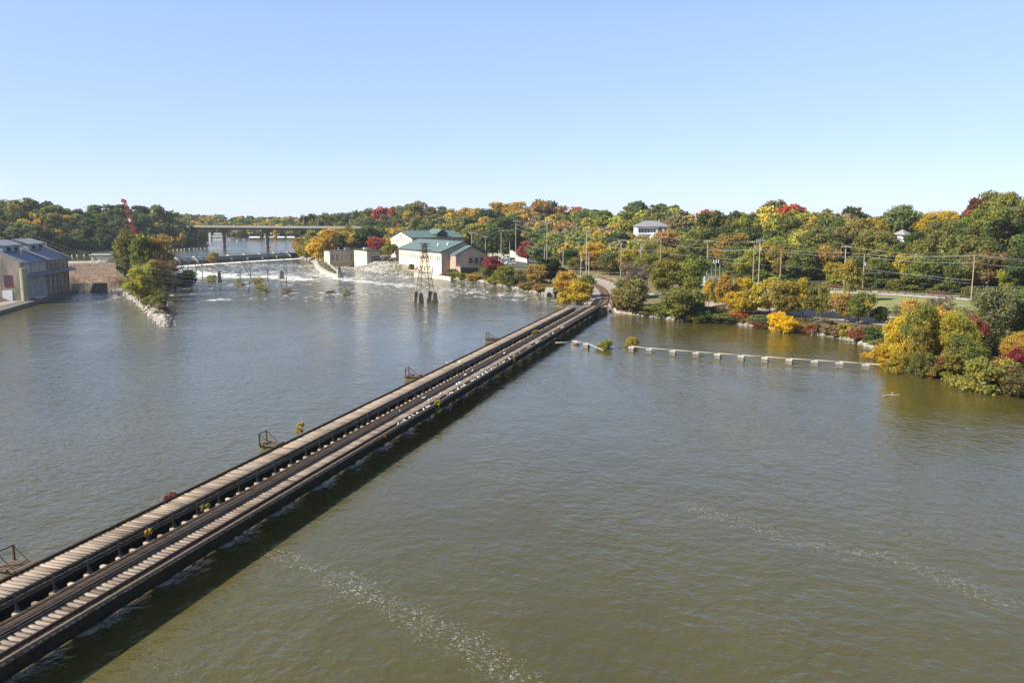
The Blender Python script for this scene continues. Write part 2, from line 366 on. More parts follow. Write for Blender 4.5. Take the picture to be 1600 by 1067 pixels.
n1=nt.nodes.new('ShaderNodeTexNoise'); n1.inputs['Scale'].default_value=.8; n1.inputs['Detail'].default_value=8; n1.inputs['Roughness'].default_value=.75; L(tc.outputs['Object'],n1.inputs[0])
r=ramp(nt,[(.3,(.5,.5,.5)),(.7,(1.4,1.4,1.4))]); L(n1.outputs['Fac'],r.inputs[0])
mx=nt.nodes.new('ShaderNodeMixRGB'); mx.blend_type='MULTIPLY'; mx.inputs[0].default_value=1; L(a.outputs['Color'],mx.inputs[1]); L(r.outputs[0],mx.inputs[2]); L(mx.outputs[0],b.inputs['Base Color'])
b.inputs['Roughness'].default_value=.95; b.inputs['Specular IOR Level'].default_value=.1
bp=nt.nodes.new('ShaderNodeBump'); bp.inputs['Distance'].default_value=.4; bp.inputs['Strength'].default_value=.6; L(n1.outputs['Fac'],bp.inputs['Height']); L(bp.outputs[0],b.inputs['Normal'])
me.materials.append(m); me.polygons.foreach_set('use_smooth',[True]*len(me.polygons))
o=bpy.data.objects.new('ground',me); COL.objects.link(o); tag(o,kind='structure')
# ---------------------------------------------------------------- draped sheets
def inpoly(x,y,poly): return sdist(x,y,poly)>0
def drape(name,poly,mat,step=1.5,off=.12,kind='structure'):
    """ribbon between two equally long polylines of world points"""
    Lf,Rt=poly; V=[];Q=[]; k=4
    n=0; rows=[]
    for i in range(len(Lf)-1):
        a0,a1,b0,b1=map(Vector,(Lf[i],Lf[i+1],Rt[i],Rt[i+1])); m_=max(2,int(max((a1-a0).length,(b1-b0).length)/step))
        for j in range(m_ if i<len(Lf)-2 else m_+1): t=j/m_; rows.append((a0.lerp(a1,t),b0.lerp(b1,t)))
    kk=max(3,int(max((r_[0]-r_[1]).length for r_ in rows)/step)+1)
    pts=np.array([[tuple(a.lerp(b,q/(kk-1))) for q in range(kk)] for a,b in rows])
    zz=ground(pts[...,0],pts[...,1])+off
    V=np.concatenate([pts,zz[...,None]],-1).reshape(-1,3)
    me=npmesh(name,V,gridquads(len(rows),kk),(mat,))
    me.polygons.foreach_set('use_smooth',[True]*len(me.polygons))
    o=bpy.data.objects.new(name,me); COL.objects.link(o)
    return tag(o,kind=kind)
def pl(L,z=3.0): return [hit(a,b) for a,b in L]
drape('lawn',(pl([(1130,452),(1240,452),(1300,458),(1400,462),(1500,468),(1700,484)]),pl([(1130,474),(1240,480),(1300,483),(1400,488),(1500,494),(1700,512)])),M['lawn'],off=.10)
drape('lawn',(pl([(1120,438),(1220,440)]),pl([(1120,451),(1240,449)])),M['lawn'],off=.10)
drape('road',(pl([(1060,441),(1130,449.5),(1240,453.5),(1300,455.5),(1400,460),(1500,466.3),(1700,481)]),pl([(1060,443),(1130,451.5),(1240,456),(1300,458.5),(1400,463),(1500,469.8),(1700,485)])),M['conc_light'],off=.2)
drape('path',(pl([(990,455),(1060,466),(1110,473),(1160,478),(1210,482),(1270,484),(1330,487),(1380,494),(1440,502)]),pl([(985,459),(1060,471),(1110,482),(1160,487),(1210,490),(1270,498),(1330,504),(1380,510),(1440,516)])),M['path'],off=.2)
drape('footpath',(pl([(1140,488.5),(1210,491.5),(1270,500),(1330,507),(1380,512)]),pl([(1140,490),(1210,494),(1270,503),(1330,510),(1380,514)])),M['asphalt'],off=.3)
drape('parking_lot',(pl([(766,401),(800,402.5),(830,404)]),pl([(766,414),(800,418),(838,420)])),M['asphalt'],off=.25)
drape('gravel_yard',(pl([(628,405),(690,409),(760,411)]),pl([(628,422),(690,428.5),(740,434)],2.2)),M['gravel'],off=.1)
# railway bed gravel
a_=[];b_=[]
for i,(x,y) in enumerate(TRK):
    p0=Vector(TRK[max(0,i-1)]); p1=Vector(TRK[min(len(TRK)-1,i+1)]); d=(p1-p0).normalized(); nrm=Vector((d.y,-d.x))
    w_=4.2 if i else 2.5
    a_.append(tuple(Vector((x,y))-nrm*w_)); b_.append(tuple(Vector((x,y))+nrm*(w_+ (2 if i else 0))))
drape('gravel_bed',(a_[1:],b_[1:]),M['gravel'],off=.12)
# ---------------------------------------------------------------- water
strokes_foam=[ # (pixels, width m, strength) on the lower river
 ([(280,416.5),(340,412),(400,408),(462,404.5)],4.5,1.4),([(464,403),(495,410)],4,.5),
 ([(300,425),(330,429),(370,433),(420,432),(470,437)],9,.95),([(300,432),(345,430)],6,1.1),([(380,428),(430,424)],5,.8),
 ([(465,432),(500,430),(540,437),(575,441)],6,.85),([(545,438),(600,443),(640,447)],7,.85),([(500,424),(512,430)],3,.9),
 ([(560,444),(640,452),(700,456)],10,.55),([(690,452),(760,458),(820,462)],9,.7),([(720,462),(790,468),(850,470)],8,.6),([(830,468),(880,478)],7,.6),([(800,452),(760,447)],5,.6),
 ([(640,470),(690,470)],4,.6),([(600,462),(640,466)],5,.5),([(420,452),(520,455),(600,462)],12,.35),([(300,470),(420,475),(560,485)],14,.28),([(330,450),(420,445)],6,.4),([(330,469),(345,468)],3,.9),
 ([(560,470),(700,485),(800,490)],10,.3),([(400,492),(560,505),(700,515)],14,.2),([(960,510),(1010,514),(1060,522)],5,.45),([(1080,528),(1180,540)],5,.3),([(1300,540),(1340,548)],5,.3),([(840,495),(870,480)],5,.5)]
strokes_spk=[([(215,990),(260,1040),(300,1090)],1.6,.8),([(430,862),(500,895),(560,935)],2.2,.95),([(540,905),(620,950),(690,985),(740,1010),(790,1050),(820,1090)],2.8,1.0),([(400,850),(440,870)],1.6,.9),
 ([(745,740),(800,755),(860,760)],2.2,.8),([(1080,790),(1170,820),(1240,845),(1330,860),(1400,875),(1470,900),(1560,940)],2.6,.95),([(640,990),(700,1040)],4,.6),([(880,850),(1000,880)],6,.35),
 ([(1040,640),(1120,670),(1250,700)],7,.4),([(820,660),(1000,690),(1160,740)],8,.4),([(740,640),(820,610)],4,.6),([(700,700),(820,760)],6,.35),([(880,610),(1000,640)],6,.45),([(1120,650),(1250,640),(1400,680)],6,.35),([(1100,610),(1300,625)],5,.3),
 ([(1330,820),(1500,860)],6,.4),([(1200,880),(1350,1000)],9,.35),([(1000,960),(1150,1020)],9,.3),([(100,600),(240,640)],8,.3),([(160,560),(330,580)],8,.3),([(840,700),(900,690)],3,.6)]
wy=[-90.0]
while wy[-1]<24: wy.append(wy[-1]+4)
while wy[-1]<1000: wy.append(wy[-1]*1.012)
wy+= [1400,2200,4000,8000]
wy=np.array(wy); wu=np.linspace(-1.1,1.1,300)
X,Y=polargrid(wy,wu)
def fld(strokes):
    f=np.zeros(X.shape)
    for L_,w_,s_ in strokes:
        w_=w_*(1.5 if s_<1.3 and strokes is strokes_foam else 1); s_=s_*(.78 if strokes is strokes_foam and s_<1.3 else 1); d=pdist(X,Y,[P(a,b) for a,b in L_]); f=np.maximum(f,s_*np.exp(-(d/w_)**2))
    return f
FO=fld(strokes_foam); SK=fld(strokes_spk)
rap=sm(150,250,Y)*sm(520,400,Y)*(-sdist(X,Y,RIVER)<0)*sm(30,-20,X)
FO=np.maximum(FO,rap*(.33+.15*(.5+.5*np.sin(X*.055+2*np.sin(Y*.031))*np.cos(Y*.047+1.5*np.sin(X*.04)))+.12*sm(230,350,Y)))
# two sheets share one mesh layout: keep only cells inside each body of water
def watermesh(name,poly,z,marg):
    sd=sdist(X,Y,poly); q=gridquads(len(wy),len(wu)); keep=(sd.ravel()>-marg)[q].any(1)
    V=np.stack([X,Y,np.full(X.shape,z)],-1).reshape(-1,3); q=q[keep]
    used=np.unique(q); mp=np.full(len(V),-1); mp[used]=np.arange(len(used))
    me=npmesh(name,V[used],mp[q],(),{'foam':('POINT','FLOAT',FO.ravel()[used]),'speck':('POINT','FLOAT',SK.ravel()[used]),'rapid':('POINT','FLOAT',rap.ravel()[used])})
    return me
m,nt,b=newmat('river_water'); L=nt.links.new
tc=nt.nodes.new('ShaderNodeTexCoord')
def noise(scale,detail,stretch=(1,1,1),rot=0,rough=.6,dist=0):
    mp=nt.nodes.new('ShaderNodeMapping'); mp.inputs['Scale'].default_value=stretch; mp.inputs['Rotation'].default_value=(0,0,rot); L(tc.outputs['Object'],mp.inputs[0])
    n=nt.nodes.new('ShaderNodeTexNoise'); n.inputs['Scale'].default_value=scale; n.inputs['Detail'].default_value=detail; n.inputs['Roughness'].default_value=rough; n.inputs['Distortion'].default_value=dist
    L(mp.outputs[0],n.inputs[0]); return n
def math_(op,a,b_=None,c=None,clamp=False):
    n=nt.nodes.new('ShaderNodeMath'); n.operation=op; n.use_clamp=clamp
    for i,v in enumerate((a,b_,c)):
        if v is None: continue
        if isinstance(v,(int,float)): n.inputs[i].default_value=v
        else: L(v,n.inputs[i])
    return n.outputs[0]
# waves: fine ripples, wavelets, gusts modulating them
gust=noise(.022,5,(1,.55,1),.5,.65,.8); g=ramp(nt,[(.36,(.25,)*3),(.62,(1.1,)*3)]); L(gust.outputs['Fac'],g.inputs[0])
w1=noise(1.1,3,(1,1.0,1),.35,.55,.2); w2=noise(.30,3,(1,.9,1),.2,.5,.4); w3=noise(4,2,(1,1.1,1),.5,.5)
hh=math_('ADD',math_('MULTIPLY',w1.outputs['Fac'],.13),math_('MULTIPLY',w2.outputs['Fac'],.155)); hh=math_('ADD',hh,math_('MULTIPLY',w3.outputs['Fac'],.018))
ar=nt.nodes.new('ShaderNodeAttribute'); ar.attribute_name='rapid'
hh=math_('MULTIPLY',hh,math_('ADD',g.outputs[0],math_('MULTIPLY',ar.outputs['Fac'],2.2)))
w4=noise(.13,5,(1,.8,1),.1,.62,.6)
hh=math_('ADD',hh,math_('MULTIPLY',w4.outputs['Fac'],math_('ADD',math_('MULTIPLY',ar.outputs['Fac'],1.5),.13)))
bp=nt.nodes.new('ShaderNodeBump'); bp.inputs['Distance'].default_value=1.0; bp.inputs['Strength'].default_value=1.0; L(hh,bp.inputs['Height']); L(bp.outputs[0],b.inputs['Normal'])
# body colour
cn=noise(.03,5,(1,.5,1),.4); cr=ramp(nt,[(.3,(.064,.053,.011)),(.7,(.092,.075,.018))]); L(cn.outputs['Fac'],cr.inputs[0])
af=nt.nodes.new('ShaderNodeAttribute'); af.attribute_name='foam'; ak=nt.nodes.new('ShaderNodeAttribute'); ak.attribute_name='speck'
# whitewater: stretched noise thresholded by foam amount
fn=noise(.40,8,(1,.55,1),.1,.80,.8)
fm=math_('SUBTRACT',math_('ADD',fn.outputs['Fac'],math_('MULTIPLY',af.outputs['Fac'],.50)),.755)
fm=math_('MULTIPLY',fm,9,clamp=True)
# flecks of foam
vo=nt.nodes.new('ShaderNodeTexVoronoi'); vo.inputs['Scale'].default_value=5.0; vo.inputs['Randomness'].default_value=1; L(tc.outputs['Object'],vo.inputs['Vector'])
sn=noise(.9,4,(1,1,1),0,.7)
thr=math_('MULTIPLY',math_('SUBTRACT',math_('ADD',math_('MULTIPLY',ak.outputs['Fac'],.62),sn.outputs['Fac']),.80),.5)
sp=math_('LESS_THAN',vo.outputs['Distance'],thr)
fk=noise(3.2,6,(1,1,1),.6,.8,.5)
ff=math_('MULTIPLY',math_('SUBTRACT',math_('ADD',fk.outputs['Fac'],math_('MULTIPLY',ak.outputs['Fac'],.22)),.745),4.5,clamp=True)
wh=math_('MAXIMUM',fm,math_('MAXIMUM',math_('MULTIPLY',sp,.6),math_('MULTIPLY',ff,.55)))
mx=nt.nodes.new('ShaderNodeMixRGB'); L(wh,mx.inputs[0]); L(cr.outputs[0],mx.inputs[1]); mx.inputs[2].default_value=(.78,.76,.68,1)
L(mx.outputs[0],b.inputs['Base Color'])
L(math_('ADD',math_('MULTIPLY',wh,.7),.09),b.inputs['Roughness']); b.inputs['IOR'].default_value=1.5
for nm,poly,z,mg in(('river',RIVER,0.0,2.0),('lake',LAKE,LZ,1.0)):
    me=watermesh(nm,poly,z,mg); me.materials.append(m); o=bpy.data.objects.new(nm,me); COL.objects.link(o); tag(o,kind='structure')
# ---------------------------------------------------------------- stones along the water
def rocks(name,lines,spacing,size,mat,jit=1.0,flat=.6,kind='stuff',zoff=0.0,label=None,cat=None):
    ico=[]; t=(1+5**.5)/2
    base=np.array([(-1,t,0),(1,t,0),(-1,-t,0),(1,-t,0),(0,-1,t),(0,1,t),(0,-1,-t),(0,1,-t),(t,0,-1),(t,0,1),(-t,0,-1),(-t,0,1)])/1.9
    fc=np.array([(0,11,5),(0,5,1),(0,1,7),(0,7,10),(0,10,11),(1,5,9),(5,11,4),(11,10,2),(10,7,6),(7,1,8),(3,9,4),(3,4,2),(3,2,6),(3,6,8),(3,8,9),(4,9,5),(2,4,11),(6,2,10),(8,6,7),(9,8,1)])
    pts=[]
    for L_,n_ in lines:
        for (ax,ay),(bx,by) in zip(L_[:-1],L_[1:]):
            l=math.hypot(bx-ax,by-ay); k=max(1,int(l/spacing*n_))
            for i in range(k):
                u=rng.random(); pts.append((ax+(bx-ax)*u+rng.normal(0,jit),ay+(by-ay)*u+rng.normal(0,jit)))
    pts=np.array(pts); zg=ground(pts[:,0],pts[:,1]); zg=np.maximum(zg,-.25)
    VV=[];QQ=[]
    for i,(x,y) in enumerate(pts):
        s=size*rng.uniform(.5,1.5); v=base*(1+rng.uniform(-.28,.28,(12,1)))*np.array([s*rng.uniform(.7,1.4),s*rng.uniform(.7,1.2),s*flat*rng.uniform(.7,1.3)])/1.0
        a=rng.uniform(0,6.28); c,s_=math.cos(a),math.sin(a); v=v@np.array([[c,s_,0],[-s_,c,0],[0,0,1]])
        VV.append(v+np.array([x,y,zg[i]+zoff])); QQ.append(fc+12*i)
    me=npmesh(name,np.concatenate(VV),np.concatenate(QQ),(mat,))
    o=bpy.data.objects.new(name,me); COL.objects.link(o); return tag(o,label,cat,None,kind)
def shore(L_): return [P(a,b,0) for a,b in L_]
rocks('riprap',[(shore([(560,420),(600,428),(650,429),(690,432),(720,436.5),(760,441.5),(800,450),(840,458.5),(868,463)]),6),
 (shore([(650,427),(690,429.5),(730,435),(770,440),(810,448)]),3)],1.0,.42,M['rock'],.7,label='pale broken stone lining the bank beside the rapids',cat='stones')
rocks('riprap',[(shore([(957,488),(985,491),(1030,497),(1060,501),(1100,503)]),3.2),(shore([(1100,503),(1150,507),(1200,513),(1225,516)]),3),(shore([(1240,517),(1300,526.5),(1340,533),(1372,549)]),2.2)],1.0,.36,M['rock'],.55,label='broken stone edging the park bank right of the trestle',cat='stones')
rocks('riprap',[([P(a,b,3.0) for a,b in [(572,409),(616,411)]],22),([P(a,b,1.8) for a,b in [(562,416),(618,418)]],28),([P(a,b,.6) for a,b in [(556,420),(610,425)]],20)],1.0,.5,M['rock'],2.2,flat=.5,label='fan of pale riprap between the powerhouse and the cream mill',cat='stones')
rocks('riprap',[(shore([(192,455),(215,473),(235,489),(251,503),(262,510)]),4),(shore([(255,500),(263,509)]),22),(shore([(240,480),(262,503)]),9)],1.0,.42,M['jetty_rock'],.8,flat=.7,label='heap of pale broken concrete along the jetty tip',cat='stones')
rocks('rubble',[([P(a,b,3.6) for a,b in [(106,416),(146,415)]],10)],1.0,.55,M['stone_old'],.8,label='dark pile of rubble beside the old brick powerhouse',cat='rubble')
# ================================================================ railway trestle
CD,CS=-35.5,100.0
def L3(s,d,z): return (d-CD,s-CS,z)
tx,ty,_=tr(CS,CD)
TRES=empty('railway_trestle',(tx,ty,0),-TA,'long low railway trestle with a railed track beside a disused deck, crossing the river','railway trestle')
def tiemesh(name,lst,parent):
    V=[];Q=[];R=[]
    for k,(s,d0,d1,w,z0,z1,rot) in enumerate(lst):
        c=math.cos(rot); s_=math.sin(rot); dm=(d0+d1)/2; b=len(V)
        for z in(z0,z1):
            for d,e in((d0,-w/2),(d1,-w/2),(d1,w/2),(d0,w/2)):
                dd=(d-dm); V.append(L3(s+e*c+dd*s_,dm+dd*c-e*s_,z))
        Q+=[(b,b+3,b+2,b+1),(b+4,b+5,b+6,b+7),(b,b+1,b+5,b+4),(b+1,b+2,b+6,b+5),(b+2,b+3,b+7,b+6),(b+3,b,b+4,b+7)]
        R+=[random.random()]*6
    me=npmesh(name,V,Q,(M['tie'],),{'rnd':('FACE','FLOAT',R)})
    o=bpy.data.objects.new(name,me); COL.objects.link(o); o.parent=parent; return o
S0,S1A,S1B=-20,186.5,191
ta=[];s=S0
while s<S1A:
    e=max(0,(s-180)*.0)
    w=.27+random.uniform(-.03,.03)
    ta.append((s,-39.3+random.uniform(-.06,.06),-36.86+random.uniform(-.05,.05),w,1.62,1.8+random.uniform(-.02,.02),random.gauss(0,.012))); s+=.375
deckA=tiemesh('disused_deck',ta,TRES); deckA['label']='wide disused deck of close pale ties without rails'
tb=[];s=S0;k=0
while s<S1B:
    long=(k%3==0)
    tb.append((s,(-35.55 if long else -34.9)+random.uniform(-.05,.05),-31.73+random.uniform(-.03,.03),.25+random.uniform(-.02,.02),1.60,1.8+random.uniform(-.015,.015),random.gauss(0,.008))); s+=.408;k+=1
deckB=tiemesh('track_deck',tb,TRES)
def long(name,mat,items,parent=TRES,seg=6.15,jit=.012):
    mb=MB()
    for d0,d1,z0,z1,sa,sb in items:
        s=sa
        while s<sb-.01:
            e=min(sb,s+seg); j=random.uniform(-jit,jit); 
            mb.box2(d0-CD+j,d1-CD+j,s-CS+.004,e-CS-.004,z0+j*.5,z1+j*.5); s=e
    return mb.build(name,mat,parent)
long('guard_timber',M['black_timber'],[(-39.34,-39.17,1.805,1.92,S0,S1A)])
long('guard_timber',M['black_timber'],[(-37.14,-36.97,1.805,1.93,S0,S1A)])
long('guard_timber',M['tie'],[(-31.98,-31.82,1.80,1.93,S0,S1B)])
long('walkway',M['dark_plank'],[(-35.12,-34.82,1.806,1.87,S0,S1B-2),(-34.79,-34.50,1.806,1.865,S0,S1B-2),(-34.47,-34.2,1.806,1.872,S0,S1B-2)],seg=4.9)
for a_,b_ in((-39.0,-38.7),(-37.25,-36.93)): long('girder',M['steel_dark'],[(a_,b_,.98,1.61,S0,S1A),(a_-.1,b_+.1,.93,.98,S0,S1A)],jit=.002)
for a_,b_ in((-34.1,-33.8),(-32.2,-31.9)): long('girder',M['steel_dark'],[(a_,b_,1.0,1.59,S0,S1B),(a_-.1,b_+.1,.95,1.0,S0,S1B)],jit=.002)
def railprof(mb,p,q):
    for w,z0,z1 in((.15,0,.03),(.05,.03,.12),(.085,.12,.17)):
        pass
def railmb(d):
    mb=MB(); 
    for w,z0,z1 in((.16,1.805,1.83),(.04,1.83,1.93),(.08,1.93,1.975)): mb.box2(d-w/2-CD,d+w/2-CD,S0-CS,S1B-CS,z0,z1)
    s=S0
    while s<S1B: mb.box2(d-.16-CD,d+.16-CD,s-.09-CS,s+.09-CS,1.8,1.815); s+=.408
    return mb
railmb(-33.96).build('rail',M['rail'],TRES); railmb(-32.42).build('rail',M['rail_dull'],TRES)
long('guard_rail',M['rail_dull'],[(-33.80,-33.75,1.81,1.93,S0,S1B)])
long('fascia',M['black_timber'],[(-31.69,-31.63,1.45,1.765,S0,S1B),(-36.8,-36.74,1.45,1.765,S0,S1A)],jit=.003)  # dark strips added over the tie ends, standing in for their shade
# railing with posts
rl=MB(); 
for z in(2.85,2.35): rl.tube(L3(S0,-35.42,z),L3(S1B-3,-35.42,z),.035,.035,5)
RL=rl.build('railing',M['dark_metal'],TRES); s=31.5-2.45*18; pm=None
while s<S1B-3:
    if pm is None:
        mb=MB(); mb.tube((0,0,1.8),(0,0,2.9),.045,.045,6); mb.box((0,0,1.83),(.22,.22,.05)); mb.bar((.0,0,2.3),(.3,0,1.83),.025)
        pm=mb.build('post',M['dark_metal'],RL); pm.location=(-35.42-CD,s-CS,0)
    else:
        c=pm.copy(); COL.objects.link(c); c.parent=RL; c.location=(-35.42-CD,s-CS,0)
    s+=2.45
# piers: rounded ends, wider footing ring, stained concrete
def capsule(x0,x1,r,n=8):
    pts=[]
    for i in range(n+1): t=-math.pi/2+math.pi*i/n; pts.append((x1-r+r*math.cos(t),r*math.sin(t)))
    for i in range(n+1): t=math.pi/2+math.pi*i/n; pts.append((x0+r+r*math.cos(t),r*math.sin(t)))
    return pts
pr=None; s=33.7-6.15*8; PIERS=[]
while s<S1B-3:
    if pr is None:
        mb=MB(); mb.prism(capsule(-40.4-CD,-32.95-CD,.6),'z',-1.2,.5); mb.prism(capsule(-40.2-CD,-33.1-CD,.5),'z',.5,.8)
        pr=mb.build('pier',M['moss'],TRES); pr.location=(0,s-CS,0)
        mb=MB(); mb.prism(capsule(-40.8-CD,-32.6-CD,.8),'z',-1.2,.26); ft=mb.build('footing',M['conc_ring'],pr); p_=pr
        mb=MB(); mb.box((-35.6-CD,0,.865),(7.4,.5,.13)); mb.build('bearing_beam',M['dark_metal'],pr)
    else:
        p_=copy_tree(pr,TRES); p_.location=(random.uniform(-.05,.05),s-CS,0)
    PIERS.append(s); s+=6.15
ab=MB(); ab.box2(-40-CD,-31.3-CD,S1B-2.6-CS,S1B+3-CS,-1,1.54); ab.box2(-31.6-CD,-31.0-CD,S1B-4-CS,S1B+6-CS,-1,1.2); ab.build('abutment',M['conc_dark'],TRES)
# land track beyond the trestle
tk=empty('railway_track',(TRK[1][0],TRK[1][1],1.7),0,'single rusty railway track curving left over gravel at the far end of the trestle','railway track')
def smooth(pts,n=6):
    out=[]
    P_=[Vector(p) for p in pts]
    for i in range(len(P_)-1):
        p0=P_[max(i-1,0)];p1=P_[i];p2=P_[i+1];p3=P_[min(i+2,len(P_)-1)]
        for j in range(n):
            t=j/n; out.append(.5*((2*p1)+(-p0+p2)*t+(2*p0-5*p1+4*p2-p3)*t*t+(-p0+3*p1-3*p2+p3)*t**3))
    out.append(P_[-1]); return out
cl=smooth([tr(S1B+.1,-33.2)[:2]]+TRK[1:],8)
def offs(pts,o):
    r=[]
    for i,p in enumerate(pts):
        d=(pts[min(i+1,len(pts)-1)]-pts[max(i-1,0)]).normalized(); r.append(p+Vector((d.y,-d.x))*o)
    return r
def ribbon3(pts,w,z0,z1,org):
    mb=MB(); l=offs(pts,-w/2); r=offs(pts,w/2)
    for i in range(len(pts)-1):
        q=[l[i],r[i],r[i+1],l[i+1]]
        mb.add([(p.x-org[0],p.y-org[1],z-org[2]) for z in(z0,z1) for p in q],[(3,2,1,0),(4,5,6,7),(0,1,5,4),(1,2,6,5),(2,3,7,6),(3,0,4,7)])
    return mb
org=(TRK[1][0],TRK[1][1],1.7)
for o_ in(-.76,.76): ribbon3(offs(cl,o_),.14,1.80,1.97,org).build('rail',M['rust'],tk)
mb=MB(); acc=0
for i in range(len(cl)-1):
    a,b=cl[i],cl[i+1]; d=b-a; n_=max(1,int(d.length/.6)); ang=math.atan2(d.y,d.x)
    for j in range(n_): p=a.lerp(b,j/n_); mb.box((p.x-org[0],p.y-org[1],1.75-org[2]),(.22,2.5,.12),ang)
mb.build('sleepers',M['tie'],tk)
# timber platforms on the upstream pier noses
plats=[]
for px,py,lab in((36,884,'broken timber platform with braced frame beside the trestle, nearest of these platforms'),(430,692,'weathered timber platform with a square frame standing off the middle of the trestle'),(650,586,'small ruined timber platform with one leaning post beyond the middle of the trestle'),(772,528,'far ruined timber platform sticking out behind the trestle, with bare posts')):
    x,y=P(px,py,.9); o=empty('timber_platform',(x,y,.45),-TA,lab,'platform','timber platforms on the trestle pier noses')
    mb=MB()
    for i in range(6):
        if random.random()<.8: mb.box((-1.3+i*.34,0,.42+random.uniform(-.02,.02)),(.24,1.5+random.uniform(-.2,.2),.07),random.gauss(0,.04))
    mb.box((-.4,-.6,.33),(2.6,.16,.1)); mb.box((-.4,.6,.33),(2.6,.16,.1)); mb.build('deck',M['tie'],o)
    for sy in(-.6,.6): 
        MB().box((-1.3,sy,.85),(.11,.11,1.2)).build('post',M['dark_plank'],o)
        MB().bar((-1.3,sy,1.4),(-.1,sy,.45),.06).build('brace',M['dark_plank'],o)
    MB().bar((-1.3,-.6,1.4),(-1.3,.6,1.4),.06).build('top_bar',M['dark_plank'],o)
    mb=MB(); mb.prism(capsule(-1.7,1.4,.45),'z',-1.2,.28); mb.build('pier_nose',M['moss'],o)
# ================================================================ lattice tower on four footings
x,y=P(664.5,471,0); tw=empty('lattice_tower',(x,y,0),math.radians(24),'rusty lattice power tower standing on four concrete footings in the rapids','tower')
for sx in(-1,1):
    for sy in(-1,1):
        mb=MB(); mb.frus((sx*2.0,sy*2.0),1.75,1.75,1.0,1.0,-1.0,2.5); mb.build('footing',M['footing'],tw)
def half(z): 
    z=max(2.5,min(15.8,z)); return 2.0+(0.5-2.0)*((z-2.5)/11) if z<13.5 else .5
mb=MB(); lv=[2.5,4.4,6.2,7.9,9.5,11,12.3,13.5,14.6,15.8]
for a,b in zip(lv[:-1],lv[1:]):
    ha,hb=half(a),half(b)
    cs=[(-1,-1),(1,-1),(1,1),(-1,1)]
    for i in range(4):
        p,q=cs[i],cs[(i+1)%4]
        mb.bar((p[0]*ha,p[1]*ha,a),(p[0]*hb,p[1]*hb,b),.12)
        mb.bar((p[0]*ha,p[1]*ha,a),(q[0]*hb,q[1]*hb,b),.06); mb.bar((q[0]*ha,q[1]*ha,a),(p[0]*hb,p[1]*hb,b),.06)
        mb.bar((p[0]*hb,p[1]*hb,b),(q[0]*hb,q[1]*hb,b),.06)
mb.build('lattice',M['tower_steel'],tw)
for z,w in((15.7,2.6),(15.0,2.0),(14.0,3.2),(13.3,2.4),(12.0,2.3)):
    mb=MB(); 
    for yy in(-.5,.5): mb.bar((-w/2,yy,z),(w/2,yy,z),.10)
    for xx in(-w/2,0,w/2): mb.bar((xx,-.5,z),(xx,.5,z),.05); mb.tube((xx,0,z),(xx,0,z-.35),.08,.08,6)
    c=mb.build('crossarm',M['tower_steel'],tw); c.rotation_euler=(0,0,-math.radians(24))
# ================================================================ pipe on concrete blocks (right)
blk=[(916,540.5),(987,546),(1014,549),(1051,552),(1087,555),(1121,557.5),(1158,560.5),(1195,563),(1233,566),(1272,568.5),(1311,571),(1352,574)]
pts=[]
for i,(px,py) in enumerate(blk):
    x,y=P(px,py+2.5,0); a=TA+.12+random.uniform(-.15,.15)
    o=empty('concrete_block',(x,y,0),-a,None,'pipe support','concrete blocks carrying the pipe')
    o['label']='square concrete pipe block standing in the water near the trestle, apart from the long row' if i==0 else 'weathered concrete block standing in the water and carrying the long white pipe'
    if i==1: o['label']='concrete block at the pipe end with a round green shrub behind it'
    mb=MB(); mb.frus((0,0),1.15,1.15,1.0,1.0,-1.2,.10); mb.frus((0,0),.9,.9,.85,.85,.10,.52); mb.build('base',M['conc_dark'],o)
    mb=MB(); mb.box((0,0,.60),(.98,.95,.16)); mb.box((0,-.3,.74),(.85,.2,.14)); mb.build('cap',M['conc_light'],o)
    pts.append((x,y,.72))
x,y=P(1420,581,0); pts.append((x,y,.6))
def pipe(name,pts,r,mat,lab,cat):
    o=empty(name,pts[0],0,lab,cat); q=[tuple(Vector(p)-Vector(pts[0])) for p in pts]
    MB().path(q,r,8).build('pipe_run',mat,o,True)
    for p in q[1:-1]:
        mb=MB(); mb.tube((p[0]-.12,p[1],p[2]),(p[0]+.12,p[1],p[2]),r*1.35,r*1.35,8); mb.build('joint',M['grey_metal'],o)
    return o
pipe('pipeline',[ (p[0],p[1]+.1,p[2]+.1) for p in pts[1:]],.065,M['conc_light'],'long thin white pipe resting on the row of concrete blocks, with dark birds on it','pipe')
xa,ya=P(868,535.5,.9); xb,yb=P(943,545.5,.6); 
pipe('pipeline',[(xa,ya,.9),(pts[0][0]-2.2,pts[0][1]+.4,.85),(pts[0][0],pts[0][1],.82),(xb,yb,.35),],.12,M['conc'],'short broken grey pipe between the trestle and the lone block','pipe')
rocks('stone_stub',[([P(896,538,0),P(898,538,0)],2.0)],.5,.7,M['conc_light'],.25,kind=None,zoff=.5,label='pale lump of broken masonry between trestle and the lone block',cat='stone')
x,y=P(1392,618,0); o=empty('driftwood',(x,y,0),.2,'pale driftwood branch floating off the right bank thicket','driftwood')
mb=MB(); mb.path([(-1.1,0,.02),(-.3,.1,.08),(.5,-.05,.06),(1.2,.05,.02)],.07,6); mb.path([(.1,0,.06),(.3,.1,.45)],.04,5); mb.build('branch',M['conc_light'],o)
